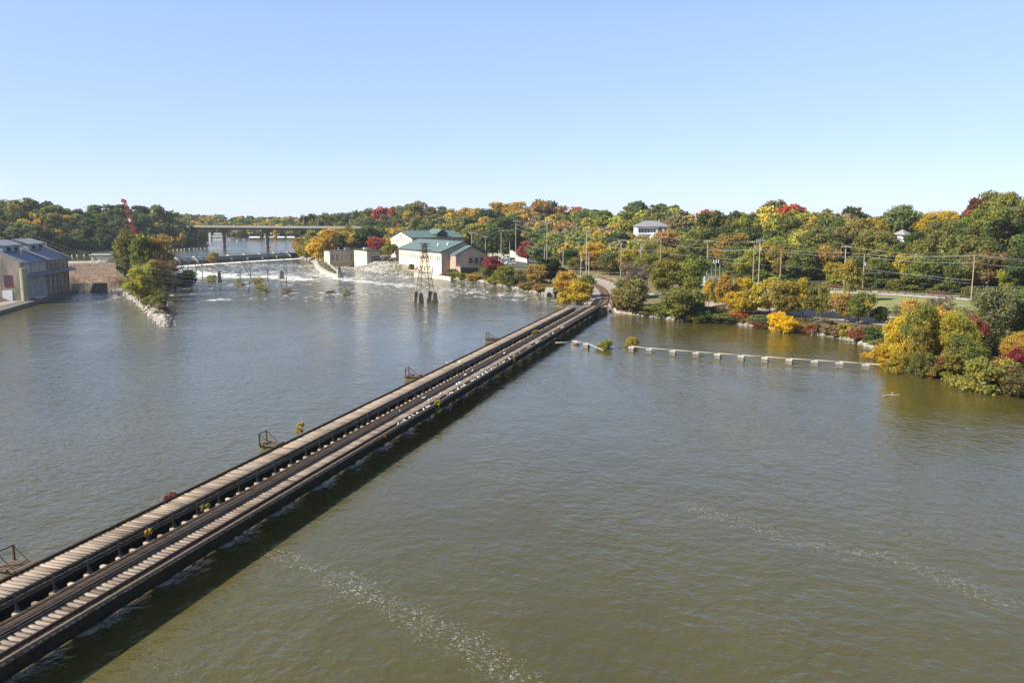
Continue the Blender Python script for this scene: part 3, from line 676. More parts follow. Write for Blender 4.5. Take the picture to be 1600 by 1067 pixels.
# ================================================================ masonry stubs in the rapids
for px,py,h,w,lab in((343,441,4.0,1.25,'slim old stone bridge stub among the rapids beside a green shrub, left one'),(440,436,3.2,1.7,'old stone bridge stub in the rapids right of the dead trees'),(267,489,2.6,1.9,'squat tapered stone stub beside the jetty of broken concrete'),(530,432,3.9,1.6,'pale-sided stone stub at the tip of the curved concrete spit')):
    x,y=P(px,py,0); o=empty('stone_stub',(x,y,0),math.radians(28),lab,'stone pier','old bridge pier stubs')
    mb=MB(); mb.frus((0,0),w*1.35,w*1.7,w*.8,w*.9,-1,h*.72); mb.build('shaft',M['stone_old'] if py!=432 else M['conc'],o)
    mb=MB(); mb.frus((0,0),w*.8,w*.9,w*.6,w*.55,h*.72,h,(.05,0)); mb.build('cap',M['conc_dark'],o)
# ================================================================ dam
dx,dy=DAMA[0]-DAMB[0],DAMA[1]-DAMB[1]; DL=math.hypot(dx,dy); th=math.atan2(dx,dy)
dam=empty('spillway_dam',(DAMB[0],DAMB[1],0),-th,'low spillway dam with grey gates between pale sloping piers across the river','dam')
# local: y along dam (left->right), x toward downstream (right of travel)
mb=MB(); mb.prism([(-2,1.6),(0.2,1.9),(1.0,1.6),(1.9,.7),(2.6,-.2),(2.6,-1.2),(-2,-1.2)],'y',-4,DL+3); mb.build('spillway',M['moss'],dam)
pos=[DL*(.03+.118*i) for i in range(9)]
for a,b in zip([-3]+pos,pos+[DL+2]):
    mb=MB(); mb.prism([(-1.0,3.28),(-.8,3.32),(1.15,1.95),(1.0,1.7),(-1.0,1.7)],'y',a+.3,b-.3); mb.build('gate',M['gate'] if 'gate' in M else M['grey_metal'],dam)
for p in pos:
    mb=MB(); mb.prism([(-2.0,1.2),(-2.0,3.9),(.2,3.9),(2.0,2.2),(2.6,.4)],'y',p-.4,p+.4); mb.build('dam_pier',M['conc_light'],dam)
mb=MB(); mb.box2(-2.2,-1.7,-3,DL+2,3.9,4.02); mb.build('service_beam',M['dark_metal'],dam)
# ================================================================ road bridge
bd=Vector((38.8,-25)); bl=bd.length; ba=math.atan2(bd.y,bd.x)
br=empty('road_bridge',(-209.5,600,3.2),ba,'long low concrete road bridge on slim piers crossing the river upstream of the dam','bridge')
mb=MB(); mb.box2(-2.1*bl,3.08*bl,-6,6,13.7,14.1); mb.build('deck',M['conc'],br)
for yy in(-6.15,6.15): mb=MB(); mb.box2(-2.1*bl,3.08*bl,yy-.15,yy+.15,13.7,15.0); mb.build('parapet',M['conc_mid'],br)
for yy in(-4.6,0,4.6): mb=MB(); mb.box2(-2.1*bl,3.08*bl,yy-.25,yy+.25,12.3,13.7); mb.build('girder',M['dark_metal'],br)
for t in(-1,0,1,2,3.02):
    mb=MB(); mb.prism([(-5.4,12.3),(5.4,12.3),(5.2,11.5),(1.7,9.8),(1.1,0),(1.2,-4),(-1.2,-4),(-1.1,0),(-1.7,9.8),(-5.2,11.5)],'x',t*bl-.55,t*bl+.55); mb.build('pier',M['conc_mid'],br)
    mb=MB(); mb.box((t*bl,0,-1.6),(2.6,4,3.9)); mb.build('pier_base',M['conc_dark'],br)
for k,px in enumerate((292,310,329.5,375,397,443,467,511,539)):
    kx=(px-800)/F; t=(-209.5-kx*600)/(-38.8-kx*25)*1.0
    t=(kx*600+209.5)/(38.8+kx*25)
    yy=(-6.3 if k%2 else 6.3)
    p=Vector((-209.5,600))+bd*t; q=p+Vector((-math.sin(ba),math.cos(ba)))*yy
    o=empty('street_lamp',(q.x,q.y,17.0),ba,None,'street lamp','street lamps along the road bridge'); o['label']='thin grey street lamp on the upstream road bridge, %s from the left'%['first','second','third','fourth','fifth','sixth','seventh','eighth','ninth'][k]
    MB().tube((0,0,0),(0,0,8.2),.16,.10,6).build('pole',M['grey_metal'],o); mb=MB(); mb.bar((0,0,8.1),(0,-1.6*np.sign(yy),8.5),.06); mb.box((0,-1.9*np.sign(yy),8.5),(.3,.8,.15)); mb.build('lamp_head',M['grey_metal'],o)
# ================================================================ buoys
b0=np.array([-234.,438.]); b1=np.array([-205.,577.]); bo=None
for i in range(33):
    p=b0+(b1-b0)*i/32+rng.normal(0,.25,2); p[0]-=6*math.sin(math.pi*i/32)*0
    if bo is None:
        mb=MB(); n_=10
        rings=[(.0,-.4),(.28,-.3),(.40,0),(.33,.24),(.15,.36),(.08,.44),(0,.46)]; vs=[];fs=[]
        for r_,z in rings:
            for j in range(n_): vs.append((r_*math.cos(j*6.283/n_),r_*math.sin(j*6.283/n_),z))
        for a in range(len(rings)-1):
            for j in range(n_): fs.append((a*n_+j,a*n_+(j+1)%n_,(a+1)*n_+(j+1)%n_,(a+1)*n_+j))
        mb.add(vs,fs); bo=mb.build('buoy',M['white'],None,True); o=bo
    else: o=bo.copy(); COL.objects.link(o)
    o.location=(p[0],p[1],LZ+.1); tag(o,'round white buoy floating in the line of buoys above the dam','buoy','line of white buoys above the dam')
# ================================================================ birds
def bird(name,mat,beak,sc=1.0):
    mb=MB(); n_=8
    prof=[(-.30,.0,.005,.10),(-.22,.02,.03,.11),(-.10,.04,.075,.12),(.02,.06,.095,.13),(.12,.06,.08,.16),(.18,.04,.045,.22),(.21,.04,.045,.26),(.26,.03,.035,.27),(.29,.01,.01,.265)]
    vs=[];fs=[]
    for x,h,r,z in prof:
        for j in range(n_): t=j*6.283/n_; vs.append((x*sc,r*math.cos(t)*sc,(z+r*math.sin(t)*1.05)*sc))
    for a in range(len(prof)-1):
        for j in range(n_): fs.append((a*n_+j,a*n_+(j+1)%n_,(a+1)*n_+(j+1)%n_,(a+1)*n_+j))
    mb.add(vs,fs); mb.mi=1
    mb.tube((.28*sc,0,.265*sc),(.35*sc,0,.25*sc),.014*sc,.003,5)
    for s_ in(-.03,.03): mb.tube((.0,s_*sc,.06*sc),(.01*sc,s_*sc,-.005),.008*sc,.008*sc,4)
    mb.mi=2
    for s_ in(-1,1): mb.add([(-.3*sc,s_*.03*sc,.14*sc),(-.1*sc,s_*.09*sc,.16*sc),(.1*sc,s_*.095*sc,.19*sc),(.1*sc,s_*.07*sc,.23*sc),(-.1*sc,s_*.06*sc,.22*sc)],[(0,1,2,3,4)])
    return mb.build(name,[mat,M['beak'],M['wing'] if beak else mat],None,True)
M['beak']=surf('yellow_beak',(.5,.3,.05),(.6,.35,.08),3,.6,bump=0); M['wing']=surf('grey_feathers',(.45,.46,.48),(.55,.56,.58),5,.8,bump=0)
M['wf']=surf('white_feathers',(.74,.74,.72),(.82,.82,.8),5,.8,bump=0); M['df']=surf('dark_feathers',(.03,.028,.025),(.07,.06,.05),5,.8,bump=0)
gull=bird('gull',M['wf'],True,.88)
gl=[(-31.9,px,1.93) for px in(640,646,652,662,668,671,700,703,706,713,716,722,726,738,741,743,747,750,754,757,760,764,768,772,776,781,786,788,796,803,812,825,829,838,841,845,857,864,878,880)]+[(-31.9,px,1.93) for px in(622,628,633)]
gl+=[(-33.2,px,1.8) for px in(670,674,688,714,718,753)]+[(-33.96,px,1.975) for px in(625,662,727,738,788)]+[(-39.2,px,1.97) for px in(699,704,706,731)]+[(-38.2,718,1.8)]
first=True
for d,px,z in gl:
    # s from px along the line of constant d
    lo,hi=10.,200.
    for _ in range(40):
        md=(lo+hi)/2; q=tr(md,d); 
        if prj(q[0],q[1],z)[0]<px: lo=md
        else: hi=md
    q=tr(lo,d); o=gull if first else gull.copy()
    if not first: COL.objects.link(o)
    first=False; o.location=(q[0],q[1],z); a=random.uniform(0,6.28); o.rotation_euler=(0,0,a)
    k_=random.uniform(.9,1.1); o.scale=(k_,)*3
    edge={-31.9:'on the near edge timber of the trestle',-33.2:'between the rails on the trestle',-33.96:'on the far rail of the trestle track',-39.2:'on the outer edge of the disused deck',-38.2:'standing alone in the middle of the disused deck'}[d]
    tag(o,'white gull resting '+edge,'gull','gulls resting '+edge)
cor=bird('waterbird',M['df'],False,.85); first=True
for px in(1001,1006,1012,1020,1028,1040,1045,1060,1066,1074,1080,1084,1089,1093,1097,1101,1105,1109,1112,1117,1123,1128,1132,1136,1139,1142,1146,1150,1156,1163,1168,1173,1180):
    k_=0
    for i in range(1,len(blk)-1):
        if blk[i][0]<=px<=blk[i+1][0]: k_=i
    lo,hi=0.,1.; a,b=Vector(pts[k_]),Vector(pts[k_+1])
    for _ in range(25):
        md=(lo+hi)/2; q=a.lerp(b,md)
        if prj(q.x,q.y,q.z)[0]<px: lo=md
        else: hi=md
    q=a.lerp(b,lo); o=cor if first else cor.copy()
    if not first: COL.objects.link(o)
    first=False; o.location=(q.x,q.y+.1,q.z+.19); o.rotation_euler=(0,0,random.choice((-1.4,1.7))+random.gauss(0,.4)); tag(o,'small dark bird perched on the white pipe','bird','dark birds perched on the pipe')
# ================================================================ buildings
def window(par,face,u,z,w,h,mat='glass',frame='trim',name='window',const=0.0,fr=.08):
    """face '-x','+x','-y','+y' : wall plane at const; u centre along wall, z sill height"""
    ax=face[1]; sg=-1 if face[0]=='-' else 1
    def bx(mb,u0,u1,z0,z1,d0,d1):
        a,b=const+sg*d0,const+sg*d1
        if ax=='x': mb.box2(min(a,b),max(a,b),u0,u1,z0,z1)
        else: mb.box2(u0,u1,min(a,b),max(a,b),z0,z1)
    mb=MB(); bx(mb,u-w/2-fr,u+w/2+fr,z-fr*1.6,z,.0,.10); bx(mb,u-w/2-fr,u+w/2+fr,z+h,z+h+fr,.0,.06)
    bx(mb,u-w/2-fr,u-w/2,z,z+h,.0,.06); bx(mb,u+w/2,u+w/2+fr,z,z+h,.0,.06); bx(mb,u-.03,u+.03,z,z+h,.025,.045); bx(mb,u-w/2,u+w/2,z+h*.5-.03,z+h*.5+.03,.026,.046)
    o=mb.build(name,M[frame],par); mb=MB(); bx(mb,u-w/2,u+w/2,z,z+h,-.1,.02); mb.build('pane',M[mat],o); return o
def gable_body(par,x0,x1,y0,y1,ze,zr,axis,wall,roof,over=.5,name='wall',z0=-1.5,gm=None):
    """axis 'y': ridge runs along y (gables at y ends)"""
    mb=MB()
    if axis=='y':
        xm=(x0+x1)/2; mb.prism([(x0,z0),(x1,z0),(x1,ze),(xm,zr),(x0,ze)],'y',y0,y1)
    else:
        ym=(y0+y1)/2; mb.prism([(y0,z0),(y1,z0),(y1,ze),(ym,zr),(y0,ze)],'x',x0,x1)
    w=mb.build(name,M[wall],par)
    if gm:
        pass
    t=.22; mb=MB()
    if axis=='y':
        sl=(zr-ze)/(xm-x0)
        for sx,xe in((-1,x0),(1,x1)):
            xo=xe+sx*over; zo=ze-sl*over
            mb.prism([(xm,zr+.01),(xm,zr+.01+t),(xo,zo+t),(xo,zo+.01)],'y',y0-over,y1+over)
    else:
        sl=(zr-ze)/(ym-y0)
        for sy,ye in((-1,y0),(1,y1)):
            yo=ye+sy*over; zo=ze-sl*over
            mb.prism([(ym,zr+.01),(ym,zr+.01+t),(yo,zo+t),(yo,zo+.01)],'x',x0-over,x1+over)
    r=mb.build('roof',M[roof],par)
    mb=MB(); 
    if axis=='y':
        for y in(y0-over-.06,y1+over+.06):
            for sx,xe in((-1,x0),(1,x1)):
                xo=xe+sx*over; zo=ze-sl*over; mb.prism([(xm,zr-.2),(xm,zr+.24),(xo,zo+.24),(xo,zo-.2)],'y',y-.05,y+.05)
        for sx,xe in((-1,x0),(1,x1)): xo=xe+sx*(over+.06); mb.box2(xo-.05,xo+.05,y0-over,y1+over,ze-sl*over-.18,ze-sl*over+.2)
    else:
        for x in(x0-over-.06,x1+over+.06):
            for sy,ye in((-1,y0),(1,y1)):
                yo=ye+sy*over; zo=ze-sl*over; mb.prism([(ym,zr-.2),(ym,zr+.24),(yo,zo+.24),(yo,zo-.2)],'x',x-.05,x+.05)
        for sy,ye in((-1,y0),(1,y1)): yo=ye+sy*(over+.06); mb.box2(x0-over,x1+over,yo-.05,yo+.05,ze-sl*over-.18,ze-sl*over+.2)
    mb.build('fascia',M['trim'],r)
    return w,r
TH=math.radians(27.2)
# --- lower mill
b=empty('mill_building',(-27.6,321,1.0),TH,'cream mill at the water edge with long green roof and a row of narrow windows','building')
gable_body(b,0,19.1,0,49,8.8,12.6,'y','cream_brick','greenroof')
for i in range(20): window(b,'-x',1.5+i*2.42,5.2,.9,1.9,'glass','cream')
for i,y in enumerate((9.5,14.5,18,22,27,36,42)):
    if i in(0,5): 
        mb=MB(); mb.box2(-.08,0,y-.9,y+.9,-.9,2.6 if i==0 else 2.2); mb.build('door',M['grey_metal'],b)
    else: window(b,'-x',y,.6,.9,1.5,'glassm')
for x_,y_ in((5.5,6),(4.2,13)): mb=MB(); mb.box((x_,y_,8.8+3.8*x_/9.55+.55),(.9,.9,.7)); mb.tube((x_,y_,8.8+3.8*x_/9.55+.9),(x_,y_,8.8+3.8*x_/9.55+1.5),.2,.2,8); mb.build('roof_vent',M['white'],b)
# darker tan facing, painting the gable end as the mill's shaded side
mb=MB(); mb.prism([(.05,-1.4),(19.0,-1.4),(19.0,8.75),(9.55,12.5),(.05,8.75)],'y',-.06,-.003); mb.build('gable_shade_facing',M['shaded_cream_brick'],b)
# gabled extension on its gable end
e=MB(); e.prism([(3.5,-1.5),(17,-1.5),(17,7.7),(10.2,11.0),(3.5,7.7)],'y',-6.2,-.07); ex=e.build('extension',M['shaded_cream_brick'],b)
mb=MB(); sl=3.3/6.7
mb.prism([(10.2,11.02),(10.2,11.24),(3.1,7.74),(3.1,7.52)],'y',-6.6,-.07); sl2=3.3/6.8; mb.prism([(10.2,11.02),(10.2,11.24),(17.4,7.75),(17.4,7.53)],'y',-6.6,-.07); mb.build('roof',M['greenroof'],ex)
mb=MB(); mb.prism([(10.2,10.85),(10.2,11.26),(3.0,7.74),(3.0,7.35)],'y',-6.72,-6.62); mb.prism([(10.2,10.85),(10.2,11.26),(17.5,7.75),(17.5,7.35)],'y',-6.72,-6.62); mb.build('fascia',M['trim'],ex)
mb=MB(); mb.box2(8.6,16.6,-8.0,-6.25,4.2,4.35); mb.build('balcony',M['grey_metal'],b)
mb=MB()
for i in range(17): mb.box2(8.6+i*.49,8.66+i*.49,-7.95,-7.9,4.35,5.4)
mb.box2(8.6,16.5,-7.98,-7.88,5.35,5.45); mb.build('railing',M['dark_metal'],b)
for x_ in(9.8,12.2,14.6): window(b,'-y',x_,4.5,1.2,1.9,'glass',const=-6.2)
mb=MB(); mb.box2(16.0,16.9,-6.32,-6.2,2.6,3.9); mb.build('sign',M['white'],b)
# low terrace annex with a dark panel as painted shade in its front, umbrellas and screens
mb=MB(); mb.box2(2.6,3.0,-12.5,-6.25,-1.5,3.3); mb.box2(2.6,10.5,-12.5,-12.2,-1.5,.9); mb.box2(2.6,10.5,-12.5,-6.25,3.1,3.4); mb.box2(10.2,10.5,-12.5,-6.25,-1.5,3.1); an=mb.build('annex',M['shaded_cream_brick'],b)
mb=MB(); mb.box2(3.05,10.15,-11.5,-11.4,.0,3.0); mb.build('shade_panel',M['glass'],an)
mb=MB()
for i in range(5): mb.box((3.8+i*1.4,-9.5+random.uniform(-1,1),3.85),(.9,.9,.12)); mb.tube((3.8+i*1.4,-9.5,3.4),(3.8+i*1.4,-9.5,3.85),.05,.05,5)
mb.box2(2.5,10.6,-12.55,-12.45,3.4,4.1) ; mb.build('terrace_furniture',M['grey_metal'],an)
mb=MB(); mb.box2(10.8,12.6,-12,-11.9,-.5,1.4); mb.box2(4,9.5,-12.62,-12.52,-.9,.5); mb.build('screen',M['white'],an)
# --- upper mill
b=empty('mill_building',(-47.8,395,4.0),TH,'tall cream mill behind with three rows of windows and green roof with dark dormer','building')
gable_body(b,0,27.3,0,31,9.6,12.7,'x','cream_brick','greenroof')
for r_ in range(3):
    for i in range(8): window(b,'-x',3.2+i*3.55,1.0+r_*3.1,1.0,1.5,'glass','cream')
window(b,'-x',15.5,8.9,1.2,2.3,'glass')
mb=MB(); mb.box2(0.05,27.25,-.06,-.003,-1.4,9.5); mb.build('side_shade_facing',M['shaded_cream_brick'],b)  # tan sheet paints shade on the wall turned from the sun
for i in range(8): window(b,'-y',2+i*3.3,7.0,1.1,1.5,'glass',const=-.06)
mb=MB(); mb.prism([(13.2,9.0),(18.6,9.0),(18.6,11.6),(15.9,13.5),(13.2,11.6)],'y',.8,15.4); dm=mb.build('dormer',M['darkgreen'] if 'darkgreen' in M else M['trim'],b)
mb=MB(); mb.prism([(15.9,13.52),(15.9,13.72),(12.8,11.6),(12.8,11.35)],'y',.4,15.4); mb.prism([(15.9,13.52),(15.9,13.72),(19,11.6),(19,11.35)],'y',.4,15.4); mb.build('roof',M['greenroof'],dm)
# --- powerhouses
b=empty('powerhouse',(-87.6,395,.3),TH,'small flat-roofed cream powerhouse at the left with five tall openings over the inlet','building')
mb=MB(); mb.box2(0,11.9,0,9.8,-1.8,6.9); mb.build('wall',M['cream_brick'],b)
mb=MB(); mb.box2(.02,11.88,-.08,-.003,-1.8,6.5); mb.build('front_shade_facing',M['shaded_cream_brick'],b)  # shade of the inlet front put into a tan sheet
mb=MB(); mb.box2(-.3,12.2,-.35,10.1,6.9,7.3); mb.build('roof',M['brown_roof'] if 'brown_roof' in M else M['trim'],b)
for i in range(5): window(b,'-y',1.5+i*2.25,2.3,1.25,3.2,'glass' if i<2 else 'glassm','cream',const=-.08,fr=.16)
window(b,'-x',3,2.5,1.2,2.6,'glassm','cream',fr=.1); window(b,'-x',6.8,2.5,1.2,2.6,'glassm','cream',fr=.1)
MB().box((9.6,4,7.9),(2.2,1.8,1.2)).build('roof_unit',M['grey_metal'],b); MB().tube((5.8,5,7.3),(5.8,5,8.7),.35,.35,8).build('roof_vent',M['grey_metal'],b)
b=empty('powerhouse',(-66.7,378,.3),TH,'second flat-roofed cream powerhouse with a dark opening in its right end above the riprap','building')
mb=MB(); mb.box2(0,6.4,0,20,-1.8,7.7); mb.build('wall',M['cream_brick'],b)
mb=MB(); mb.box2(.02,6.38,-.08,-.003,-1.8,7.5); mb.build('end_shade_facing',M['shaded_cream_brick'],b)  # tan sheet carries the painted shade of the right end
mb=MB(); mb.box2(-.35,6.8,-.4,20.3,7.7,8.1); mb.build('roof',M['trim'],b)
for i in range(7): window(b,'-x',2+i*2.6,3.6,2.0,3.0,'cream_glass' if 'cream_glass' in M else 'glassm','cream')
mb=MB(); mb.box2(1.9,6.2,-.14,-.09,2.7,5.2); mb.build('opening',M['glass'],b)  # dark panel paints the shade inside the end opening
MB().box((3,12,8.5),(1.4,1.4,.9)).build('roof_unit',M['white'],b); MB().box((3,8.5,8.3),(1,1,.5)).build('roof_unit',M['grey_metal'],b)
# spit wall
def wallpath(name,pts,w,z0,z1,mat,lab,cat):
    o=empty(name,(pts[0][0],pts[0][1],0),0,lab,cat); mb=MB()
    q=smooth([(p[0]-pts[0][0],p[1]-pts[0][1]) for p in pts],5); l=offs(q,-w/2); r=offs(q,w/2)
    for i in range(len(q)-1):
        k=[l[i],r[i],r[i+1],l[i+1]]
        mb.add([(p.x,p.y,z) for z in(z0,z1) for p in k],[(3,2,1,0),(4,5,6,7),(0,1,5,4),(1,2,6,5),(2,3,7,6),(3,0,4,7)])
    mb.build('wall_face',mat,o); return o
wallpath('retaining_wall',[P(a,c) for a,c in((493,411),(497,419),(508,427),(520,432.5),(530,433.5))],1.6,-1,1.3,M['conc_light'],'curved pale concrete wall of the spit below the powerhouse','wall')
wallpath('retaining_wall',[P(a,c) for a,c in((517,417.5),(521,421),(533,431))],.7,-1,1.2,M['conc'],'straight inner wall of the spit along the powerhouse inlet','wall')
wallpath('retaining_wall',[P(a,c,1) for a,c in((648,428),(690,432.5),(705,435))],.5,-1,1.5,M['conc_light'],'low pale wall along the water below the cream mill','wall')
wallpath('barrier_wall',[P(a,c,3) for a,c in((757,402),(780,402.5),(800,403))],.4,0,5.2,M['conc_light'],'long pale concrete road barrier behind the parking lot','wall')
wallpath('retaining_wall',[P(a,c,0) for a,c in((112,456),(140,455.5),(166,456))],1.4,-1,2.7,M['stone_old'],'dark stone wall holding the brown field above the still pond','wall')
# painted retaining wall falling to the right
x0,y0=P(797,405,3.5); x1,y1=P(826,411,3.2); 
o=empty('retaining_wall',(x0,y0,3),math.atan2(y1-y0,x1-x0),'tall whitewashed retaining wall sloping down beside the parking lot','wall')
wl=math.hypot(x1-x0,y1-y0)
mb=MB(); mb.prism([(0,-.5),(wl,-.5),(wl,1.0),(wl*.82,2.1),(wl*.66,2.0),(wl*.6,2.9),(wl*.4,2.8),(wl*.28,4.0),(wl*.12,4.6),(0,4.7)],'y',-.3,.3); mb.build('wall_face',M['whitewash'] if 'whitewash' in M else M['white'],o)
# culvert outfall
x,y=P(858,463,0); o=empty('culvert_outfall',(x,y,0),math.radians(-8),'pale concrete culvert mouth with dark arched opening on the rapids bank','culvert')
ar=[( .95*math.cos(t),.55+.95*math.sin(t)) for t in np.linspace(math.pi,0,9)]
mb=MB(); mb.add([(-2,0,-1),(-1.45,0,3.1),(1.45,0,3.1),(2,0,-1)]+[(u,0,v) for u,v in ar]+[(.95,0,-1),(-.95,0,-1)]+[(-2,3,-1),(-1.45,3,3.1),(1.45,3,3.1),(2,3,-1)],
 [(0,14,4,5,1),(1,5,6,7,8),(1,8,2),(2,8,9,10,11),(2,11,12,3),(2,12,3),(0,15,16,1)[::-1] if 0 else (0,1,16,15),(1,2,17,16),(2,3,18,17)]); mb.build('headwall',M['conc_light'],o); o.scale=(.78,.78,.78)
MB().add([(u,1.0,v) for u,v in ar]+[(.95,1.0,-1),(-.95,1.0,-1)],[tuple(range(11))]).build('opening',M['glass'],o)  # dark sheet paints the shade inside the culvert mouth
# --- old brick powerhouse, left
A=Vector(P(38,469,1.0)); B=Vector(P(109,453,1.0)); d=B-A; FL=d.length; ang=math.atan2(-d.x,d.y)
b=empty('brick_powerhouse',(A.x,A.y,1.0),ang,'old brick hydro powerhouse with blue-grey metal roofs and raised monitors at the left bank','building')
def prof(x): return 9.6-.5*x if x>-9 else 14.1-.5*(-9-x)*1
ym=FL*.5
for nm,y0,y1,mt in(('river_wall',0,ym-.3,'brick_grey'),('river_wall',ym+.3,FL,'brick_brown')):
    mb=MB(); mb.box2(-.6,0,y0,y1,-2,9.5); mb.build(nm,M[mt],b)
for y,mt,nm in((-.01,'brick_tan','front_gable'),(ym,'greyroof','fire_wall'),(FL,'brick_brown','far_gable')):
    t=.35; mb=MB(); mb.prism([(.05,-2),(.05,10.0),(-9,14.6),(-18,10.0),(-18,-2)],'y',y-t,y+t)
    g=mb.build(nm,M['brick_tan' if nm=='front_gable' else 'brick_brown'],b)
    mb=MB(); mb.prism([(.35,9.87),(.35,10.12),(-9,14.87),(-9,14.62)],'y',y-.6,y+.6); mb.prism([(-18.3,9.87),(-18.3,10.12),(-9,14.87),(-9,14.62)],'y',y-.6,y+.6); mb.build('coping',M['greyroof'],g)
for y0,y1 in((.4,ym-.4),(ym+.4,FL-.4)):
    mb=MB(); mb.prism([(-9,14.0),(-9,14.25),(.3,9.75),(.3,9.5)],'y',y0,y1); mb.prism([(-9,14.0),(-9,14.25),(-18,9.75),(-18,9.5)],'y',y0,y1); mb.build('roof',M['blueroof'],b)
    m0,m1=y0+1.2+(y1-y0)*.12,y1-(y1-y0)*.12
    mb=MB(); mb.prism([(-5.6,11.9),(-5.6,14.2),(-9,15.4),(-12.4,14.2),(-12.4,11.9)],'y',m0,m1); mo=mb.build('roof_monitor',M['panel'] if 'panel' in M else M['grey_metal'],b)
    mb=MB(); mb.prism([(-5.1,14.1),(-5.1,14.3),(-9,15.65),(-9,15.42)],'y',m0-.5,m1+.5); mb.prism([(-12.9,14.1),(-12.9,14.3),(-9,15.65),(-9,15.42)],'y',m0-.5,m1+.5); mb.build('roof',M['greyroof'],mo)
    for yy in(m0+(m1-m0)*.3,m0+(m1-m0)*.75): 
        mb=MB(); mb.prism([(-5.55,12.7),(-5.0,12.9),(-5.0,13.6),(-5.55,13.7)],'y',yy-.6,yy+.6); mb.build('vent_hood',M['dark_metal'],mo)
mb=MB(); mb.prism([(0.0,6.3),(0.0,6.9),(1.5,6.15),(1.5,5.95)],'y',.6,FL+3.5); mb.build('canopy',M['blueroof'],b)
mb=MB(); 
for i in range(6): y=ym+1+i*(FL-ym-1.6)/5; mb.box2(0,.28,y-.3,y+.3,-1,9.3 if i in(0,5) else 8.6)
mb.build('pilaster',M['brick_brown'],b)
for i in range(4):
    y=ym+2.5+i*(FL-ym-1.6)/5; window(b,'+x',y,7.1,1.0,1.5,'glassm','brick_brown'); window(b,'+x',y,1.8,1.3,3.4,'brick_grey','brick_brown')
mb=MB()
for i in range(11): y=1.2+i*1.15; mb.box2(0.02,.14+.05*(i%2),y,y+.95,-.6,4.3+.15*(i%3))
mb.build('door_boards',M['board'] if 'board' in M else M['grey_metal'],b)
mb=MB(); mb.box2(0,.2,.8,ym-.4,4.5,4.7); mb.build('door_rail',M['grey_metal'],b)
mb=MB(); mb.tube((.75,-1.0,-1),(.75,-1.0,8.2),.95,.95,14); mb.tube((.75,-1.0,8.2),(.75,-1.0,8.45),1.05,1.05,14); mb.build('tank',M['moss_tank'] if 'moss_tank' in M else M['moss'],b)
window(b,'-y',-3.3,3.6,1.9,3.0,'glass','red',const=-.36,fr=.1); mb=MB(); mb.box2(-5.0,-2.6,-.48,-.36,-.9,2.6); mb.build('door',M['white'],b)
window(b,'-y',-8.6,3.2,1.9,3.4,'glassm','brick_tan',const=-.36); window(b,'-y',-7.2,.2,1.2,1.0,'glass','trim',const=-.36); window(b,'-y',-12.6,3.2,1.9,3.4,'glass','brick_tan',const=-.36)
mb=MB(); mb.path([(-.2,FL+.5,10.2),(-5.8,FL+.5,13.0),(-5.8,FL+.5,14.2),(-7.2,FL+.5,14.3)],.07); mb.path([(-.2,FL+.5,9.2),(-.2,FL+.5,10.2)],.07); mb.build('pipe_rail',M['white'],b)
mb=MB(); mb.tube((-3.0,ym*.5,11.2),(-3.0,ym*.5,13.4),.06,.06,6); mb.box((-3.0,ym*.5,12.4),(.35,.35,.35)); mb.tube((-3.4,ym*.5,13.1),(-2.5,ym*.5,13.1),.06,.06,5); mb.build('vent_pipe',M['white'],b)
q=empty('quay',(A.x,A.y,1.0),ang,'dark stained concrete quay ledge along the foot of the brick powerhouse','quay')
mb=MB(); mb.prism([(0.0,-5),(1.2,-40),(6,-40),(3.4,-6),(2.6,FL*.6),(1.7,FL+2),(.0,FL+2)],'z',-2.2,-.1); mb.build('ledge',M['conc_dark'],q)
mb=MB(); mb.prism([(-9,-1.2),(0,-1.2),(.0,-5),(1.2,-40),(-9,-40)],'z',-1.2,-.05); mb.build('landing',M['conc'],q)
mb=MB(); mb.box2(1.0,3.0,3.5,6.8,.25,.4); mb.box2(1.3,2.5,4,5,-.1,.25); mb.build('timber_stack',M['white'],q)
# boathouse & fence by the field
x,y=P(162,409.5,3.7); b=empty('boathouse',(x,y,3.4),math.radians(12),'small white lakeside shed with pale roof behind the brown field','building')
gable_body(b,-4.2,4.2,-3,3,3.2,3.9,'x','cream','greyroof',.3,z0=-.5)
window(b,'-y',-2.6,1.0,1.4,1.4,'glassm','white',const=-3.0)
mb=MB(); mb.prism([(1.2,-.4),(6.5,-.4),(6.2,2.2),(4.5,2.4),(3.0,1.2)],'y',-5.2,-3.6); mb.build('plant_housing',M['blueroof'],b)
mb=MB(); mb.tube((-2,-4.4,-.2),(-.2,-3.4,.9),.5,.35,8); mb.build('duct',M['white'],b)
